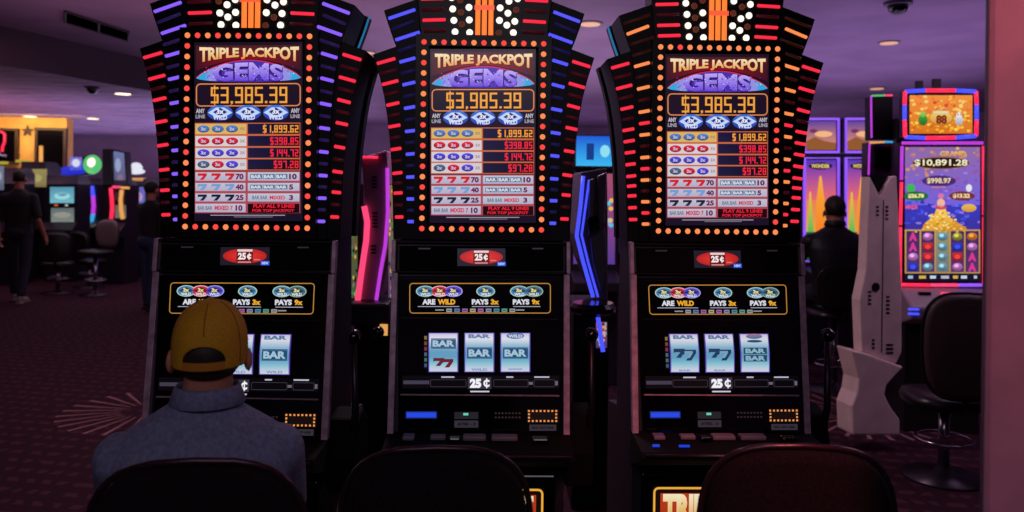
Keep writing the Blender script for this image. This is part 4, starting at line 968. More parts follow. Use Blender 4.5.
# --- machines seen edge on through the gaps of the front row
PINKP = pmat('pale_pink_panel', (206, 140, 176), .4); GPAN = pmat('grey_reflective_panel', (120, 112, 130), .3, metal=.3)
def gap_machine(px, dp, rz, label, panel, pm, tubes, body_w, extra=None):
    o = G(px, dp); fr = Frame(o, rz); t = thing('curved_slot_machine', label, 'slot machine', o, rz)
    P = lambda x, y, yy=0: (lambda q: (q.x, q.z))(fr.on(x, y, (0, yy, 0), (0, 1, 0)))
    mb = MB(); mb.prism([P(*p) for p in panel], 0, .42); pn = mb.build('side_panel', pm, t, bevel=.008)
    for pts, c, r in tubes:
        q = [P(*p) for p in pts]; mb = MB(); mb.tube([(a[0], -r * .6, a[1]) for a in q], r, 10); mb.build('neon_tube', NEON[c], t, smooth=True)
    z = P(px, 302)[1]; x0, x1 = P(px - body_w, 302)[0], P(px + body_w, 302)[0]
    mb = MB(); mb.box(((x0 + x1) / 2, .22, (z - .02) / 2), (x1 - x0, .42, z - .02)); mb.build('cabinet_base', BLK, t, bevel=.01)
    if extra: extra(t, P, fr, pn)
    return t
def pink_extra(t, P, fr, pn):
    for x0, y0, n_ in ((372, 177, 4), (372.5, 213, 5), (371, 246, 3)):
        for k in range(n_):
            a, b = P(x0, y0 + 3.4 * k), P(x0 + 5, y0 + 3.4 * k); MB().box(((a[0] + b[0]) / 2, -.002, a[1]), (b[0] - a[0], .006, .008)).build('vent_slot', BLKM, pn)
    mb = MB(); a, b = P(359, 157), P(378, 157.5); mb.tube([(a[0], -.01, a[1]), (b[0], -.01, b[1])], .006, 6); mb.build('neon_tube', NEON['red'], t)
    mb = MB(); mb.prism([P(352, 300), P(392, 300), P(392, 322), P(352, 322)], -.12, .1); mb.build('button_console', DGREY, t, bevel=.015)
    a, b = P(383.5, 320), P(391, 331); MB().box(((a[0] + b[0]) / 2, -.125, (a[1] + b[1]) / 2), (b[0] - a[0], .01, a[1] - b[1])).build('amber_display', NEON['amber'], t, bevel=.002)
    mb = MB(); mb.ball((*[P(384, 325)[0]], -.2, P(384, 325)[1]), (.03, .03, .03), 12); mb.build('console_knob', BLKG, t, smooth=True)
    for (x0, x1, c1, c2) in ((351.5, 357.5, (120, 90, 50), (60, 90, 60)), (388.5, 394, (140, 110, 50), (90, 70, 120))):
        A = Art(lambda x, y, oo: fr.on(x, y, (0, .04 - oo, 0), (0, 1, 0)), .001); A.rect(x0, 185, x1, 298, c1, c2); A.up(); rnd = random.Random(int(x0))
        for k in range(30): A.ell(rnd.uniform(x0 + .8, x1 - .8), rnd.uniform(190, 296), 1.0, 2.2, rnd.choice([(210, 170, 70), (60, 130, 80), (40, 30, 40), (170, 80, 110)]), n=8)
        link('screen_edge', A.mesh('screen_edge', ART), t)
        a, b = P(x0 - .5, 184), P(x1 + .5, 299); MB().box(((a[0] + b[0]) / 2, .09, (a[1] + b[1]) / 2), (b[0] - a[0], .08, a[1] - b[1])).build('screen_housing', DGREY, t)
gap_machine(374, 4.0, 0, 'pale pink panelled slot machine with bent pink and magenta tubes, in the left gap', [(361, 158), (387, 150), (389, 205), (386, 256), (377, 301), (357, 301), (364, 250), (366, 215)], PINKP,
    [([(364.5, 206), (367.5, 222), (366.5, 240), (362, 270), (358, 300)], 'pink', .0145), ([(387.5, 168), (388, 212), (385.5, 245), (381, 270), (376.5, 300)], 'magenta', .009)], 20, pink_extra)
def blue_extra(t, P, fr, pn):
    for pts in ([(589, 180), (594, 178), (592, 230), (588, 236)], [(597, 176), (606, 172), (604, 222), (598, 232)], [(590, 240), (604, 226), (607, 262), (600, 290), (592, 262)]):
        mb = MB(); mb.prism([P(*p) for p in pts], -.03, .01); mb.build('moulded_rib', GPAN, t, bevel=.006)
    mb = MB(); mb.prism([P(586, 217), P(597, 215), P(598, 229), P(587, 231)], -.06, .0); mb.build('lock_box', BLKG, t, bevel=.006)
    mb = MB(); a = P(590, 305); mb.lathe([(.001, 0), (.10, 0), (.115, -.02), (.115, -.04), (.08, -.06), (.001, -.06)], (a[0], -.12, a[1] + .03), 28); mb.build('button_console', BLKG, t, smooth=False)
    A = Art(lambda x, y, oo: fr.on(x, y, (0, -.02 - oo, 0), (0, 1, 0)), .001); A.rect(596, 322, 607, 348, (150, 80, 60), (70, 60, 120)); A.up(); rnd = random.Random(9)
    for k in range(26): A.ell(rnd.uniform(597, 606), rnd.uniform(324, 346), 1.2, 1.6, rnd.choice([(230, 160, 110), (90, 170, 220), (200, 70, 90), (60, 40, 60)]), n=8)
    link('lower_screen', A.mesh('lower_screen', ART), t)
    mb = MB(); mb.tube([(q[0], -.04, q[1]) for q in (P(597, 316), P(599, 330), P(602, 350))], .011, 8); mb.build('neon_tube', NEON['blue'], t, smooth=True)
gap_machine(592, 4.0, 0, 'grey panelled slot machine with twin bent blue tubes, in the right gap', [(581, 172), (607, 168), (608, 215), (608, 301), (598, 301), (582, 262), (577, 236), (579, 212)], pmat('charcoal_panel', (96, 86, 104), .3),
    [([(583, 176), (580.5, 205), (576.5, 236), (583, 262), (593, 297)], 'blue', .010), ([(589, 180), (585.5, 206), (581.5, 235), (588, 262), (598, 297)], 'blue', .006)], 18, blue_extra)
# blue topper screen beyond it
def hanging_screen():
    dp = 6.5; o = G(596, dp); fr = Frame(o, 0); z0, z1 = zof(596, 166, dp), zof(596, 136, dp)
    t = thing('video_slot_machine', 'slot machine with a glowing blue top screen, seen over the grey neon machine', 'slot machine', o, 0)
    mb = MB(); mb.box((0, .06, (z0 + z1) / 2), (.36, .1, z1 - z0 + .03)); mb.build('top_screen_housing', DGREY, t, bevel=.01)
    A = Art(lambda x, y, oo: Vector((x, .008 - oo, y)), .001); A.rect(-.165, z0, .165, z1, (60, 190, 250), (30, 90, 220)); A.up(); A.rect(-.08, z0 + .05, -.02, z1 - .06, (20, 60, 140)); A.ell(.07, (z0 + z1) / 2, .04, .05, (150, 230, 250)); link('top_screen', A.mesh('top_screen', ART), t)
    mb = MB(); mb.box((0, .25, z0 / 2), (.4, .36, z0)); mb.build('cabinet_body', DGREY, t, bevel=.01)
    A = Art(lambda x, y, oo: Vector((x, .066 - oo, y)), .001); A.rect(-.17, 1.0, .17, z0 - .06, (90, 60, 150), (170, 80, 110)); A.up()
    rnd = random.Random(2)
    for k in range(30): A.ell(rnd.uniform(-.15, .15), rnd.uniform(1.05, 1.55), .02, .02, rnd.choice([(240, 190, 90), (80, 200, 240), (240, 90, 160)]), n=8)
    link('main_screen', A.mesh('main_screen', ART), t)
    mb = MB(); mb.prismx([(.07, .95), (-.2, .88), (-.2, .8), (.07, .76)], -.19, .19); mb.build('button_console', DGREY, t, bevel=.01)
hanging_screen()

# ------------------------------------------------------------------ far left: casino corner
def far_machine(px, dp, rz, label, w=.5, top=None, screens=(), tubes=(), topper=None, body=DGREY, name='video_slot_machine', h=1.75):
    o = G(px, dp); fr = Frame(o, rz); t = thing(name, label, 'slot machine', o, rz, 'distant slot machines on the left side of the floor')
    P = lambda x, y: (lambda q: (q.x, q.z))(fr.on(x, y, (0, 0, 0), (0, 1, 0)))
    mb = MB(); mb.prismx([(0, h), (0, .98), (-.2, .86), (-.2, .78), (0, .72), (0, 0), (.5, 0), (.5, h - .1), (.35, h)], -w / 2, w / 2); mb.build('cabinet_body', body, t, bevel=.012)
    for (x0, y0, x1, y1, c, c2, spots) in screens:
        A = Art(lambda x, y, oo: fr.on(x, y, (0, -.01 - oo, 0), (0, 1, 0)), .0015); A.rect(x0, y0, x1, y1, c, c2); A.up()
        rnd = random.Random(int(x0 * 7 + y0))
        for s_ in spots: A.ell(s_[0], s_[1], s_[2], s_[3], s_[4])
        link('screen', A.mesh('screen', ART), t)
    for pts, c, r in tubes:
        mb = MB(); mb.tube([(lambda a: (a[0], -.03, a[1]))(P(*p)) for p in pts], r, 8); mb.build('neon_tube', NEON[c], t, smooth=True)
    if topper: topper(t, P, fr)
    return t
far_machine(62, 13.2, R(4), 'distant slot machine with two pale blue screens stacked', .5,
    screens=[(50, 187, 74, 203, (86, 150, 176), (120, 190, 206), [(62, 196, 8, 3.4, (160, 220, 226)), (62, 194.5, 5, 1.6, (70, 130, 170))]), (51, 208, 74, 222, (96, 110, 116), (130, 136, 130), [(62, 215, 9, 3, (150, 150, 140))]), (54, 204.4, 58, 206, (230, 90, 50), (230, 90, 50), []), (65, 204.4, 68, 206, (200, 200, 190), (200, 200, 190), [])])
def bluesign(t, P, fr):
    A = Art(lambda x, y, oo: fr.on(x, y, (0, .1 - oo, 0), (0, 1, 0)), .0015)
    A.poly([(60, 168), (82, 163), (85, 174), (61, 176)], (40, 60, 230), (30, 40, 190)); A.rect(70, 157, 82, 170, (120, 110, 210), (150, 150, 230)); A.up(); A.ell(76, 163, 4, 4, (220, 225, 250)); A.rect(58, 178, 82, 182, (170, 100, 180))
    mb = MB(); mb.prism([P(60, 168), P(70, 165), P(70, 156), P(83, 156), P(86, 175), P(60, 177)], .11, .25); mb.build('topper_box', DGREY, t); link('topper_sign', A.mesh('topper_sign', ART), t)
far_machine(76, 14.45, R(0), 'distant slot machine topped by a bright blue sign', .5, topper=bluesign, h=1.7, screens=[(60, 186.5, 86, 206, (44, 30, 50), (30, 20, 34), [])])
def greentop(t, P, fr):
    mb = MB(); a = P(92, 164.5); mb.lathe([(.001, 0), (.15, 0), (.17, .04), (.001, .1)], (a[0], .05, a[1]), 20, 'y'); mb.build('round_topper', NEON['green'], t)
    mb = MB(); mb.ball((a[0], -.01, a[1] + .03), (.08, .05, .09), 12); mb.build('topper_bulb', WHT, t, smooth=True)
far_machine(94, 14.0, R(-4), 'distant slot machine with round green topper and curved blue and magenta tube', .26, topper=greentop, h=1.72,
    tubes=[([(92.6, 186), (94, 196)], 'blue', .035), ([(94, 196), (94.6, 206), (94, 214)], 'magenta', .035), ([(94, 214), (92.4, 222)], 'cyan', .035)])
def towertop(t, P, fr):
    mb = MB(); mb.prism([P(103, 149), P(112, 149), P(113, 186), P(103, 186)], -.02, .3); mb.build('tower_box', BLK, t)
    A = Art(lambda x, y, oo: fr.on(x, y, (0, .05 - oo, 0), (0, 1, 0)), .0015); A.poly([(113, 151), (124, 153), (126, 186), (113, 186)], (110, 120, 170), (90, 80, 110)); A.up(); A.ell(118, 165, 3, 7, (150, 165, 200)); A.ell(120, 178, 3, 4, (130, 110, 140)); link('tower_screen', A.mesh('tower_screen', ART), t)
    mb = MB(); mb.prism([P(112.5, 149.5), P(125, 151.5), P(127, 187), P(112.5, 187)], .052, .2); mb.build('tower_housing', DGREY, t)
far_machine(114, 12.9, R(0), 'distant slot machine with tall lit tower, red and amber curved tubes', .38, topper=towertop, h=1.68,
    tubes=[([(111.6, 188), (112.8, 200), (113, 210), (112, 219)], 'red', .03), ([(122.6, 190), (121.5, 200), (122, 210), (123.6, 219)], 'amber', .032), ([(113.5, 187), (121, 187)], 'pink', .02), ([(122, 187.6), (130, 188)], 'amber', .02)],
    screens=[(115, 192, 120, 200, (60, 30, 40), (70, 40, 40), []), (115, 205, 126, 218, (110, 90, 80), (120, 110, 100), [])])
def whitetop(t, P, fr):
    a = P(134.5, 168); mb = MB(); mb.ball((a[0], .05, a[1]), (.12, .06, .10), 14); mb.build('round_topper', emat('white_topper_light', (220, 225, 235), 1), t, smooth=True)
    mb = MB(); mb.ball((a[0], .05, a[1] - .06), (.17, .06, .05), 14); mb.build('topper_brim', emat('white_topper_light', (220, 225, 235), 1), t, smooth=True)
    mb = MB(); mb.prism([P(131, 178), P(143, 178), P(143, 181), P(131, 181)], .0, .1); mb.build('lit_strip', NEON['amber'], t)
far_machine(138, 14.0, R(-6), 'distant slot machine with white dome topper and violet screen', .36, topper=whitetop, h=1.72, screens=[(131, 187, 145, 212, (110, 100, 190), (90, 120, 190), [(138, 197, 4.5, 5, (190, 150, 200)), (138, 206, 4, 3, (120, 170, 220))])])
far_machine(2, 12.6, R(10), 'distant slot machine at the left edge of the view with a pale screen', .6, screens=[(-14, 166, 4, 190, (110, 120, 140), (90, 100, 120), [(-4, 176, 6, 6, (150, 160, 180))])], h=1.85)
far_machine(33, 13.6, R(0), 'distant slot machine with a yellowish lit panel behind the walking man', .42, screens=[(24, 169, 47, 187, (150, 140, 84), (130, 116, 70), [(36, 178, 6, 4, (170, 160, 100))])], h=1.98)

# yellow feature wall with star
def feature_wall():
    dp = 15.0; fr = Frame(G(30, dp), R(5)); w = bpy.data.objects.new('feature_wall', None)
    P = lambda x, y, yy=0: (lambda q: (q.x, q.z))(fr.on(x, y, (0, yy, 0), (0, 1, 0)))
    o = G(30, dp); x0 = P(-60, 150)[0]; x1 = P(66, 150)[0]
    YW = pmat('ochre_wall_paint', (214, 160, 84), .7, noise=.08, nscale=3)
    wl = MB(); wl.box(((x0 + x1) / 2, .15, LOWC / 2), (x1 - x0, .3, LOWC)); ob = wl.build('wall_feature', YW, loc=o); ob.rotation_euler = (0, 0, R(5)); ob['kind'] = 'structure'
    s = thing('wall_star', 'dark five pointed star mounted on the ochre wall', 'star decoration', o, R(5)); c = P(28, 131); pts = []
    for i in range(10):
        a = math.pi / 2 + math.pi * i / 5; r_ = .115 if i % 2 == 0 else .05; pts.append((c[0] + r_ * math.cos(a), c[1] + r_ * math.sin(a)))
    MB().prism(pts, -.03, -.002).build('star_body', pmat('rusty_star', (50, 26, 24), .5), s)
    for x0_, y0_, x1_, y1_, nm, lab in ((-30, 129, 18, 163, 'wall_opening', 'dark framed window in the ochre wall with a red neon sign inside'), (38, 129, 66, 176, 'wall_display', 'large dark framed display panel right of the star')):
        t = thing(nm, lab, 'display panel', o, R(5)); mb = MB(); mb.prism([P(x0_, y0_), P(x1_, y0_), P(x1_, y1_), P(x0_, y1_)], -.05, -.002); mb.build('dark_pane', BLKG, t)
        a, b = P(x0_, y0_), P(x1_, y1_)
        for zz in (a[1], b[1]): MB().box(((a[0] + b[0]) / 2, -.04, zz), (b[0] - a[0] + .06, .08, .05)).build('frame_bar', pmat('dark_wood', (50, 28, 24), .5), t)
        for xx in (a[0], b[0]): MB().box((xx, -.04, (a[1] + b[1]) / 2), (.05, .08, a[1] - b[1])).build('frame_bar', pmat('dark_wood', (50, 28, 24), .5), t)
        if nm == 'wall_opening':
            mb = MB(); mb.tube([(lambda q: (q[0], -.07, q[1]))(P(*p)) for p in ((-4, 132), (3, 132), (6.5, 134), (6.5, 142), (4.5, 147), (4, 152))], .022, 8); mb.build('neon_tube', NEON['red'], t, smooth=True)
            mb = MB(); mb.tube([(lambda q: (q[0], -.07, q[1]))(P(*p)) for p in ((-2, 150), (2, 155), (8, 156))], .02, 8); mb.build('neon_tube', pmat('dim_neon', (100, 90, 130), .4, emit=(100, 90, 130), es=.7), t, smooth=True)
        else:
            mb = MB(); mb.prism([P(41, 146), P(44.5, 146), P(44.5, 162), P(41, 162)], -.08, -.06); mb.build('lit_strip', NEON['amber'], t)
    for x0_, x1_, y_ in ((-6, 14, 163), (22, 36, 161.5)):
        t = thing('lime_sign', 'small lime lit strip sign above the machines ' + ('under the red neon window' if x0_ < 0 else 'under the dark star'), 'sign', o, R(5)); q0, q1 = P(x0_, y_), P(x1_, y_)
        MB().box(((q0[0] + q1[0]) / 2, -.22, q0[1]), (q1[0] - q0[0], .04, .05)).build('lit_face', emat('lime_light', (170, 160, 60), .9), t)
        MB().box(((q0[0] + q1[0]) / 2, -.1, q0[1]), (.06, .2, .04)).build('sign_bracket', DGREY, t)
    q = fr.on(30, 120, (0, -.5, 0), (0, 1, 0)); l = bpy.data.lights.new('ochre_wall_fill', 'AREA'); l.shape = 'RECTANGLE'; l.size = 1.8; l.size_y = .12; l.energy = 22; l.color = (1, .70, .30)  # area light added to brighten the ochre wall, without a fixture
    lo = bpy.data.objects.new('ochre_wall_fill', l); C.objects.link(lo); lo.location = fr.o + rot_z(R(5)) @ Vector((q.x, -.75, LOWC - .05)); lo.rotation_euler = (R(48), 0, R(5))
feature_wall()
# distant chairs
for px, pt, dp, rz, lab, pad in ((107, 219, 11.8, R(160), 'grey backed slot stool turned sideways before the far left machines', pmat('greyish_vinyl', (120, 100, 104), .5)),
        (57, 232, 11.6, R(20), 'dark slot stool below the pale blue screens', VINYL), (80, 231, 12.3, R(-20), 'dark slot stool left of the grey backed stool', VINYL)):
    chair_at(px, pt, dp, rz, lab, .42, pad=pad, group='dim stools beyond the front row', h=.4)
# ================================================================== people
def remeshed(name, mb, voxel, mat, smooth_it=4, fac=.5):
    me = mb.mesh(name + '_tmp', mat); o = bpy.data.objects.new('tmp', me); C.objects.link(o)
    r = o.modifiers.new('r', 'REMESH'); r.mode = 'VOXEL'; r.voxel_size = voxel; r.use_smooth_shade = True
    s = o.modifiers.new('s', 'SMOOTH'); s.iterations = smooth_it; s.factor = fac
    dg = bpy.context.evaluated_depsgraph_get(); dg.update(); out = bpy.data.meshes.new_from_object(o.evaluated_get(dg)); out.name = name
    bpy.data.objects.remove(o); bpy.data.meshes.remove(me); out.materials.clear(); out.materials.append(mat)
    out.polygons.foreach_set('use_smooth', [True] * len(out.polygons)); return out
def limb(mb, pts, rad):
    pts = [Vector(p) for p in pts]; P, Rr = [], []
    for i in range(len(pts) - 1):
        for k in range(6):
            t = k / 6; P.append(pts[i].lerp(pts[i + 1], t)); Rr.append(rad[i] * (1 - t) + rad[i + 1] * t)
    P.append(pts[-1]); Rr.append(rad[-1]); mb.tube(P, Rr, 14)
    for p, r in zip(pts, rad): mb.ball(p, r, 14)
def hand(mb, wrist, d, up, side, curl=.5, sc=1.0):
    """palm, four unequal fingers bent at the knuckles and a thumb from the side of the palm; up = back of the hand"""
    d = Vector(d).normalized(); up = Vector(up); up = (up - d * up.dot(d)).normalized(); lat = d.cross(up).normalized() * side   # lat points to the thumb side
    Rm = Matrix((lat, d, up)).transposed(); pc = Vector(wrist) + d * .048 * sc
    mb.ball(pc, (.040 * sc, .052 * sc, .016 * sc), 16, Rm); mb.ball(Vector(wrist) + d * .08 * sc, (.038 * sc, .02 * sc, .013 * sc), 14, Rm)
    for k, L_ in enumerate((.070, .078, .073, .058)):
        o = Vector(wrist) + d * (.085 * sc) + lat * ((.030 - .020 * k) * sc); a = 0; p = o; pts = [p]; rd = [.0088 * sc]
        for j, f in enumerate((.45, .30, .25)):
            a += curl * (.5 if j == 0 else .75); p = p + (d * math.cos(a) - up * math.sin(a)) * L_ * f * sc; pts.append(p); rd.append((.0084 - .0007 * j) * sc)
        limb(mb, pts, rd)
    o = Vector(wrist) + d * .030 * sc + lat * .030 * sc; p1 = o + (lat * .75 + d * .6 - up * .25).normalized() * .038 * sc; p2 = p1 + (lat * .3 + d * .9 - up * .35).normalized() * .032 * sc
    limb(mb, [o, p1, p2], [.013 * sc, .0105 * sc, .009 * sc])
def rings_body(mb, rs, n=28):
    out = []
    for (z, rx, ry, cy) in rs:
        out.append([(math.copysign(abs(math.cos(a)) ** .85, math.cos(a)) * rx, cy + math.copysign(abs(math.sin(a)) ** .9, math.sin(a)) * ry, z) for a in [2 * math.pi * i / n for i in range(n)]])
    mb.rings(out)
SKIN = pmat('skin', (186, 120, 96), .55, noise=.06, nscale=30)
EYEW = pmat('eye_white', (220, 215, 210), .2); IRIS = pmat('iris', (50, 32, 22), .2); LIP = pmat('lip', (150, 76, 70), .5)
def person(label, loc, rz, sk, voxel=.008, shirt=None, trouser=None, shoe=None, hair=None, cap=None, group=None, collar=True, long_sleeve=True, shirt_name='shirt', hairfull=True, sleeve_end=.5):
    t = thing('person', label, 'person', loc, rz, group)
    hd = Vector(sk['head']); B = MB()
    # head and face (looks along +y)
    B.ball(hd + Vector((0, -.008, .012)), (.074, .092, .094), 24); B.ball(hd + Vector((0, .036, -.058)), (.054, .056, .058), 20); B.ball(hd + Vector((0, .078, -.088)), (.024, .018, .018), 12)
    B.ball(hd + Vector((0, .092, -.026)), (.012, .020, .016), 12); B.ball(hd + Vector((0, .084, -.004)), (.009, .014, .024), 10); B.ball(hd + Vector((0, .070, .022)), (.050, .022, .012), 14)
    B.ball(hd + Vector((0, .078, -.060)), (.026, .014, .012), 12)
    for s in (-1, 1):
        B.ball(hd + Vector((s * .087, -.004, -.038)), (.0105, .021, .031), 14, Matrix.Rotation(s * R(18), 3, 'Z')); B.ball(hd + Vector((s * .050, .052, -.028)), (.024, .022, .020), 12)
    nb = Vector(sk['neck']); limb(B, [hd + Vector((0, -.012, -.05)), nb], [.054, .060])
    tor = sk['torso']; rings_body(B, [(z, rx * .9, ry * .88, cy) for z, rx, ry, cy in tor])
    for s, k in ((-1, 'l'), (1, 'r')):
        limb(B, [sk['sh' + k], sk['el' + k], sk['wr' + k]], [.046, .036, .026])
        d = Vector(sk['wr' + k]) - Vector(sk['el' + k]); hdn = sk.get('hand' + k, d)
        hand(B, sk['wr' + k], hdn, sk.get('up' + k, (0, 0, 1)), -s if sk.get('palmdown', True) else s, sk.get('curl', .5))
        limb(B, [sk['hip' + k], sk['kn' + k], sk['an' + k]], [.070, .048, .036]); a = Vector(sk['an' + k]); B.ball((a.x, a.y + .07, max(.035, a.z - .06)), (.035, .11, .03), 14)
    link('body', remeshed('body', B, voxel, SKIN, 3), t)
    for s in (-1, 1):
        MB().ball(hd + Vector((s * .031, .071, -.002)), (.0125, .0125, .0115), 12).build('eye', EYEW, t, smooth=True)
        MB().ball(hd + Vector((s * .031, .0795, -.002)), (.006, .005, .006), 10).build('iris', IRIS, t, smooth=True)
    MB().ball(hd + Vector((0, .0905, -.060)), (.021, .005, .0055), 12).build('mouth', LIP, t, smooth=True)
    # clothes
    S = MB(); rings_body(S, tor)
    for k in ('l', 'r'):
        sh, el, wr = Vector(sk['sh' + k]), Vector(sk['el' + k]), Vector(sk['wr' + k])
        if long_sleeve: limb(S, [sh, el, el.lerp(wr, .93)], [.064, .052, .038])
        else: limb(S, [sh, sh.lerp(el, .85)], [.064, .056])
        limb(S, [Vector((sh.x * .35, sh.y, sh.z + .03)), sh], [.055, .06])
    link(shirt_name, remeshed(shirt_name, S, voxel, shirt, 4), t)
    if collar:
        c = MB(); n = 30; cz = nb.z + .008
        def cr(r, z, fl): return [(nb.x + r * math.cos(a) * 1.02, nb.y + r * 1.0 * math.sin(a), z - (.012 if math.sin(a) > .6 else 0)) for a in [2 * math.pi * i / n for i in range(n)]]
        c.rings([cr(.066, cz + .012, 0), cr(.070, cz + .020, 0), cr(.075, cz + .012, 0), cr(.086, cz - .022, 0), cr(.082, cz - .026, 0), cr(.070, cz - .004, 0)], closed=True)
        c.build('collar', shirt, t, smooth=True)
    T = MB()
    for k in ('l', 'r'):
        an = Vector(sk['an' + k]); kn = Vector(sk['kn' + k]); limb(T, [sk['hip' + k], kn, an.lerp(kn, .08)], [.092, .068, .055])
    hl, hr = Vector(sk['hipl']), Vector(sk['hipr']); m = (hl + hr) / 2; T.ball(m + Vector((0, -.01, .02)), (.17, .125, .12), 20)
    link('trousers', remeshed('trousers', T, voxel * 1.2, trouser, 4), t)
    for k in ('l', 'r'):
        an = Vector(sk['an' + k]); z = max(0.0, an.z - .10); f = MB(); f.ball((an.x, an.y + .075, z + .045), (.047, .135, .042), 18); f.ball((an.x, an.y, z + .065), (.043, .055, .055), 16); f.box((an.x, an.y + .07, z + .012), (.085, .26, .024))
        link('shoe', remeshed('shoe', f, .007, shoe, 3), t)
    H = MB()
    if hairfull:
        H.ball(hd + Vector((0, -.014, .020)), (.082, .096, .096), 24)
        hm = H.mesh('hair', hair); bm = bmesh.new(); bm.from_mesh(hm)
        bmesh.ops.delete(bm, geom=[v for v in bm.verts if (v.co.y - hd.y > .055 and v.co.z - hd.z < .055) or (v.co.z - hd.z < -.06) or (v.co.y - hd.y > -.01 and v.co.z - hd.z < -.002)], context='VERTS'); bm.to_mesh(hm); bm.free()
        o = link('hair', hm, t, smooth=True); so = o.modifiers.new('thick', 'SOLIDIFY'); so.thickness = .012
    else:
        H.ball(hd + Vector((0, -.012, -.010)), (.0785, .092, .082), 24)
        hm = H.mesh('hair', hair); bm = bmesh.new(); bm.from_mesh(hm)
        bmesh.ops.delete(bm, geom=[v for v in bm.verts if v.co.y - hd.y > .002 or v.co.z - hd.z < -.074], context='VERTS'); bm.to_mesh(hm); bm.free()
        o = link('hair', hm, t, smooth=True); so = o.modifiers.new('thick', 'SOLIDIFY'); so.thickness = .006
    if cap: make_cap(t, hd, cap)
    return t
def make_cap(t, hd, mat):
    c = hd + Vector((0, -.004, -.012)); rx, ry, rz = .0835, .102, .118; nu, nv = 96, 40; zlow = -.030
    vs = []; grid = {}; me_v = []; fs = []
    def pt(u, v):          # v 0..1 from rim to crown
        z = zlow + (rz - zlow) * v; q = max(0, 1 - (z / rz) ** 2.5 if z > 0 else 1 - (z / (rz * 2.2)) ** 2); q = q ** .45
        a = 2 * math.pi * u / nu; return c + Vector((rx * q * math.cos(a), ry * q * math.sin(a), z))
    vv = [1 - (1 - k / nv) ** 1.0 for k in range(nv)] + [.985, .997]
    for j, v in enumerate(vv):
        for u in range(nu): grid[(u, j)] = len(me_v); me_v.append(pt(u, v))
    top = len(me_v); me_v.append(c + Vector((0, 0, rz)))
    for j in range(len(vv) - 1):
        for u in range(nu):
            q = [grid[(u, j)], grid[((u + 1) % nu, j)], grid[((u + 1) % nu, j + 1)], grid[(u, j + 1)]]
            m = sum((me_v[i] for i in q), Vector()) / 4 - c
            if m.y < 0 and abs(m.x) < .047:
                h = (m.z - (zlow + .020)) / .036
                if 0 < h < math.sqrt(max(0, 1 - (m.x / .047) ** 2)): continue
            fs.append(tuple(q))
    for u in range(nu): fs.append((grid[(u, len(vv) - 1)], grid[((u + 1) % nu, len(vv) - 1)], top))
    me = bpy.data.meshes.new('cap'); me.from_pydata([tuple(v) for v in me_v], [], fs); me.materials.append(mat)
    o = link('cap', me, t, smooth=True); so = o.modifiers.new('thick', 'SOLIDIFY'); so.thickness = .0025; so.offset = 1
    seam = pmat('cap_stitching', (150, 92, 22), .8)
    for a0 in (-90, -30, 30, 90, 150, 210):
        pts = []
        for j in range(20):
            v = (.52 if a0 == -90 else .02) + (.97 - (.52 if a0 == -90 else .02)) * j / 19; pts.append(pt(nu * a0 / 360.0, v) * 1 + (pt(nu * a0 / 360.0, v) - c).normalized() * .0028)
        MB().tube(pts, .0016, 6).build('cap_seam', seam, o, smooth=True)
    MB().ball(c + Vector((0, 0, rz + .003)), (.009, .009, .005), 12).build('cap_button', mat, o, smooth=True)
    pts = [(c.x + .049 * math.sin(a), c.y - ry * .955 * math.cos(math.asin(.049 * math.sin(a) / rx)) - .004, c.z + zlow + .019 + .0385 * math.cos(a)) for a in [R(-90 + 180 * i / 16) for i in range(17)]]
    MB().tube(pts, .0026, 6).build('opening_binding', mat, o, smooth=True)
    st = MB(); rs = []
    for i in range(15):
        a = R(-122 + 64 * i / 14); q = .97; rs.append([(c.x + (rx * q + e) * math.cos(a), c.y + (ry * q + e) * math.sin(a), c.z + zlow + z) for e, z in ((.002, .001), (.006, .001), (.006, .019), (.002, .019))])
    st.rings(rs); st.build('cap_strap', pmat('cap_strap_cloth', (186, 116, 26), .8), o)
    br = MB(); rs = []
    for i in range(21):
        a = R(35 + 110 * i / 20); q = .97; base = Vector((c.x + rx * q * math.cos(a), c.y + ry * q * math.sin(a), c.z + zlow + .006)); k = math.sin(math.pi * i / 20) ** .6; tip = base + Vector((math.cos(a) * .02, .075 * k, -.02 * k + .0)); rs.append([base + Vector((0, 0, .002)), tip + Vector((0, 0, .002)), tip - Vector((0, 0, .002)), base - Vector((0, 0, .002))])
    br.rings(rs); br.build('cap_brim', mat, o, smooth=False)

DENIM = pmat('faded_denim', (116, 118, 150), .85, noise=.12, nscale=90, bump=.15)
BLKC = pmat('black_cloth', (22, 18, 24), .85, noise=.2, nscale=40); BLKJ = pmat('black_jacket', (18, 15, 22), .55, bump=.2, nscale=12)
DJ = pmat('dark_jeans', (28, 28, 44), .85); JEAN = pmat('blue_jeans', (40, 50, 84), .85); HAIR = pmat('dark_hair', (34, 22, 18), .6, noise=.4, nscale=120)
CAPM = pmat('ochre_twill', (204, 146, 18), .8, noise=.06, nscale=160, bump=.1); SHO = pmat('black_shoe', (18, 15, 16), .4); SHOP = pmat('pale_shoe', (130, 116, 112), .6)
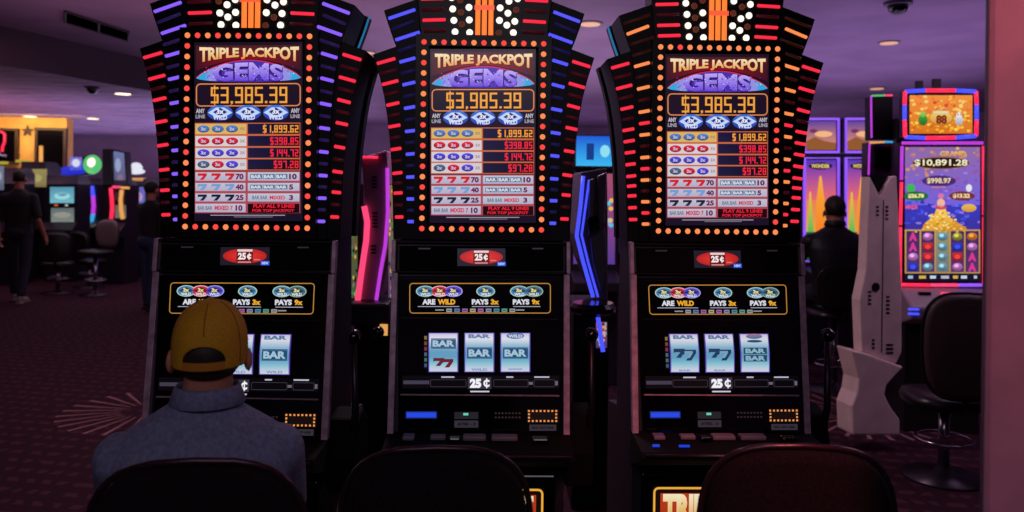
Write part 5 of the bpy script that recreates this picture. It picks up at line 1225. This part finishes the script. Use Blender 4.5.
# seated player
pd = 1.9; po = G(205, pd)
sk = dict(head=(.015, .012, 1.222), neck=(.01, .012, 1.10), torso=[(.50, .15, .11, .0), (.56, .185, .13, 0), (.70, .172, .12, -.01), (.82, .185, .122, -.01), (.92, .205, .122, .0), (.985, .205, .108, .01), (1.03, .165, .088, .012), (1.06, .115, .075, .012), (1.085, .075, .068, .012), (1.10, .062, .06, .012)],
    shl=(-.180, .012, .958), shr=(.174, .012, .962), ell=(-.225, .20, .76), elr=(.185, .22, .76), wrl=(-.17, .41, .85), wrr=(.13, .41, .85), handl=(.15, 1, .0), handr=(-.1, 1, .0), hipl=(-.10, .03, .60), hipr=(.10, .03, .60), knl=(-.16, .43, .575), knr=(.16, .43, .575), anl=(-.15, .40, .12), anr=(.15, .40, .12), curl=.35)
person('man in ochre yellow cap and denim shirt, seated with his back turned', (po.x, po.y, 0), R(11), sk, .007, DENIM, JEAN, SHOP, HAIR, cap=CAPM, hairfull=False)
# standing and walking figures
def standing(h=1.8, stride=.16, arms=None):
    f = h / 1.8
    d = dict(head=(0, .02, 1.665), neck=(0, .0, 1.52), torso=[(.86, .15, .11, 0), (.92, .175, .12, 0), (1.05, .16, .11, 0), (1.2, .18, .12, 0), (1.34, .205, .122, 0), (1.42, .19, .105, 0), (1.47, .12, .08, 0), (1.50, .07, .065, 0), (1.52, .06, .058, 0)],
        shl=(-.185, 0, 1.40), shr=(.185, 0, 1.40), ell=(-.25, -.04, 1.10), elr=(.26, -.03, 1.11), wrl=(-.27, .06, .86), wrr=(.29, .10, .88), upl=(-1, 0, 0), upr=(1, 0, 0), hipl=(-.095, 0, .92), hipr=(.095, 0, .92), knl=(-.11, stride * .7, .50), knr=(.11, -stride * .25, .50), anl=(-.11, stride, .10), anr=(.11, -stride, .10), curl=.45)
    for k, v in list(d.items()):
        if k in ('curl', 'upl', 'upr'): continue
        d[k] = [tuple(q * f for q in r) for r in v] if k == 'torso' else tuple(q * f for q in v)
    return d
o = G(19, 10.8); person('man in black t-shirt and dark jeans walking away at the far left edge', (o.x, o.y, 0), R(6), standing(1.82), .011, BLKC, DJ, SHOP, HAIR, long_sleeve=False, collar=False, group=None)
o = G(151, 10.3); s2 = standing(1.68, .06); s2['ell'] = (-.24, .10, 1.06); s2['wrl'] = (-.20, .30, .98); s2['handl'] = (.1, 1, -.2); s2['upl'] = (0, 0, 1)
person('person in dark hooded top and blue jeans, half hidden behind the violet winged machine', (o.x, o.y, 0), R(-25), s2, .011, pmat('dark_hoodie', (26, 20, 32), .9), JEAN, SHO, HAIR, collar=False)
# man seated at the tower machines
dp = 6.5; o = G(836, dp)
sk = dict(head=(.0, .03, 1.475), neck=(0, .01, 1.36), torso=[(.70, .15, .12, .0), (.78, .185, .13, 0), (.92, .180, .125, -.01), (1.06, .205, .13, -.01), (1.16, .225, .13, .0), (1.235, .22, .112, .01), (1.28, .17, .09, .012), (1.31, .115, .078, .012), (1.335, .078, .07, .012), (1.35, .062, .06, .012)],
    shl=(-.20, .012, 1.215), shr=(.20, .012, 1.215), ell=(-.27, .20, .99), elr=(.27, .20, .99), wrl=(-.17, .42, .98), wrr=(.15, .42, .98), handl=(.1, 1, 0), handr=(-.1, 1, 0), hipl=(-.10, .03, .80), hipr=(.10, .03, .80), knl=(-.16, .42, .72), knr=(.16, .42, .72), anl=(-.15, .36, .30), anr=(.15, .36, .30), curl=.4)
person('man in black jacket seated with his back turned at the purple tower machines', (o.x, o.y, 0), R(-2), sk, .010, BLKJ, DJ, SHO, HAIR, collar=True, shirt_name='jacket')
slot_chair('black slot stool under the man in the black jacket', (o.x + .0, o.y - .17, 0), R(-2), w=.42, top=1.02, group='dim stools beyond the front row', h=.34)

# ================================================================== added fill lights and a red light on the pillar
def area(name, loc, rot, size, power, c, size_y=None):
    l = bpy.data.lights.new(name, 'AREA'); l.energy = power; l.color = c; l.size = size
    if size_y: l.shape = 'RECTANGLE'; l.size_y = size_y
    o = bpy.data.objects.new(name, l); C.objects.link(o); o.location = loc; o.rotation_euler = rot; return o
area('added_uplight', (4.6, 6.5, 1.9), (R(180), 0, 0), 4, 66, (.64, .48, 1), 6)  # up-facing area lights added to brighten ceiling and background; no cove holds them
area('added_uplight', (.2, 7.5, 1.8), (R(180), 0, 0), 3.5, 75, (.80, .64, .95), 6)
area('added_uplight', (-7, 15.3, 1.5), (R(180), 0, 0), 9, 80, (.72, .56, .95), 3)
area('added_overhead_fill', (-.35, 1.9, 3.2), (0, 0, 0), .8, 40, (1, .74, .88), .8)  # overhead area lights added as fill; no panel fixture is built for them
area('added_uplight', (-2.6, 3.4, 1.9), (R(180), 0, 0), 3, 18, (.92, .5, .72), 3)
area('added_uplight', (-5.6, 11.5, 1.6), (R(180), 0, 0), 6.0, 95, (.70, .56, 1), 5)
area('added_uplight', (-8.4, 9.5, 1.6), (R(180), 0, 0), 2.5, 34, (1, .4, .45), 4)
area('added_uplight', (3.5, 14, 1.6), (R(180), 0, 0), 8, 50, (.66, .46, .95), 5)
area('added_overhead_fill', (-.2, -4.2, 2.95), (R(18), 0, 0), 2.4, 26, (.84, .74, .92), 1.2)  # added ambient fill from above and behind the camera
area('added_overhead_fill', (-4.2, 4.0, 3.2), (0, 0, 0), 2.5, 20, (1, .62, .70), 2.5)
area('added_overhead_fill', (3.2, 1.2, 3.2), (0, R(10), 0), 2, 30, (.9, .62, 1), 2)
area('added_overhead_fill', (-5.6, 9.4, 2.82), (0, 0, 0), 4, 28, (1, .74, .8), 3)
sp = bpy.data.lights.new('red_neon_spill', 'SPOT'); sp.energy = 190.0; sp.color = (1, .22, .20); sp.spot_size = R(50); sp.spot_blend = 1; sp.shadow_soft_size = .08
so = bpy.data.objects.new('red_neon_spill', sp); C.objects.link(so); so.location = (pe.x + .0, pe.y - .75, 3.05)
so.rotation_euler = (Vector((pe.x + .12, pe.y, 1.95)) - so.location).to_track_quat('-Z', 'Y').to_euler()
w = bpy.data.worlds.new('world'); scene.world = w; w.use_nodes = True; w.node_tree.nodes['Background'].inputs[0].default_value = (.02, .01, .025, 1); w.node_tree.nodes['Background'].inputs[1].default_value = 1
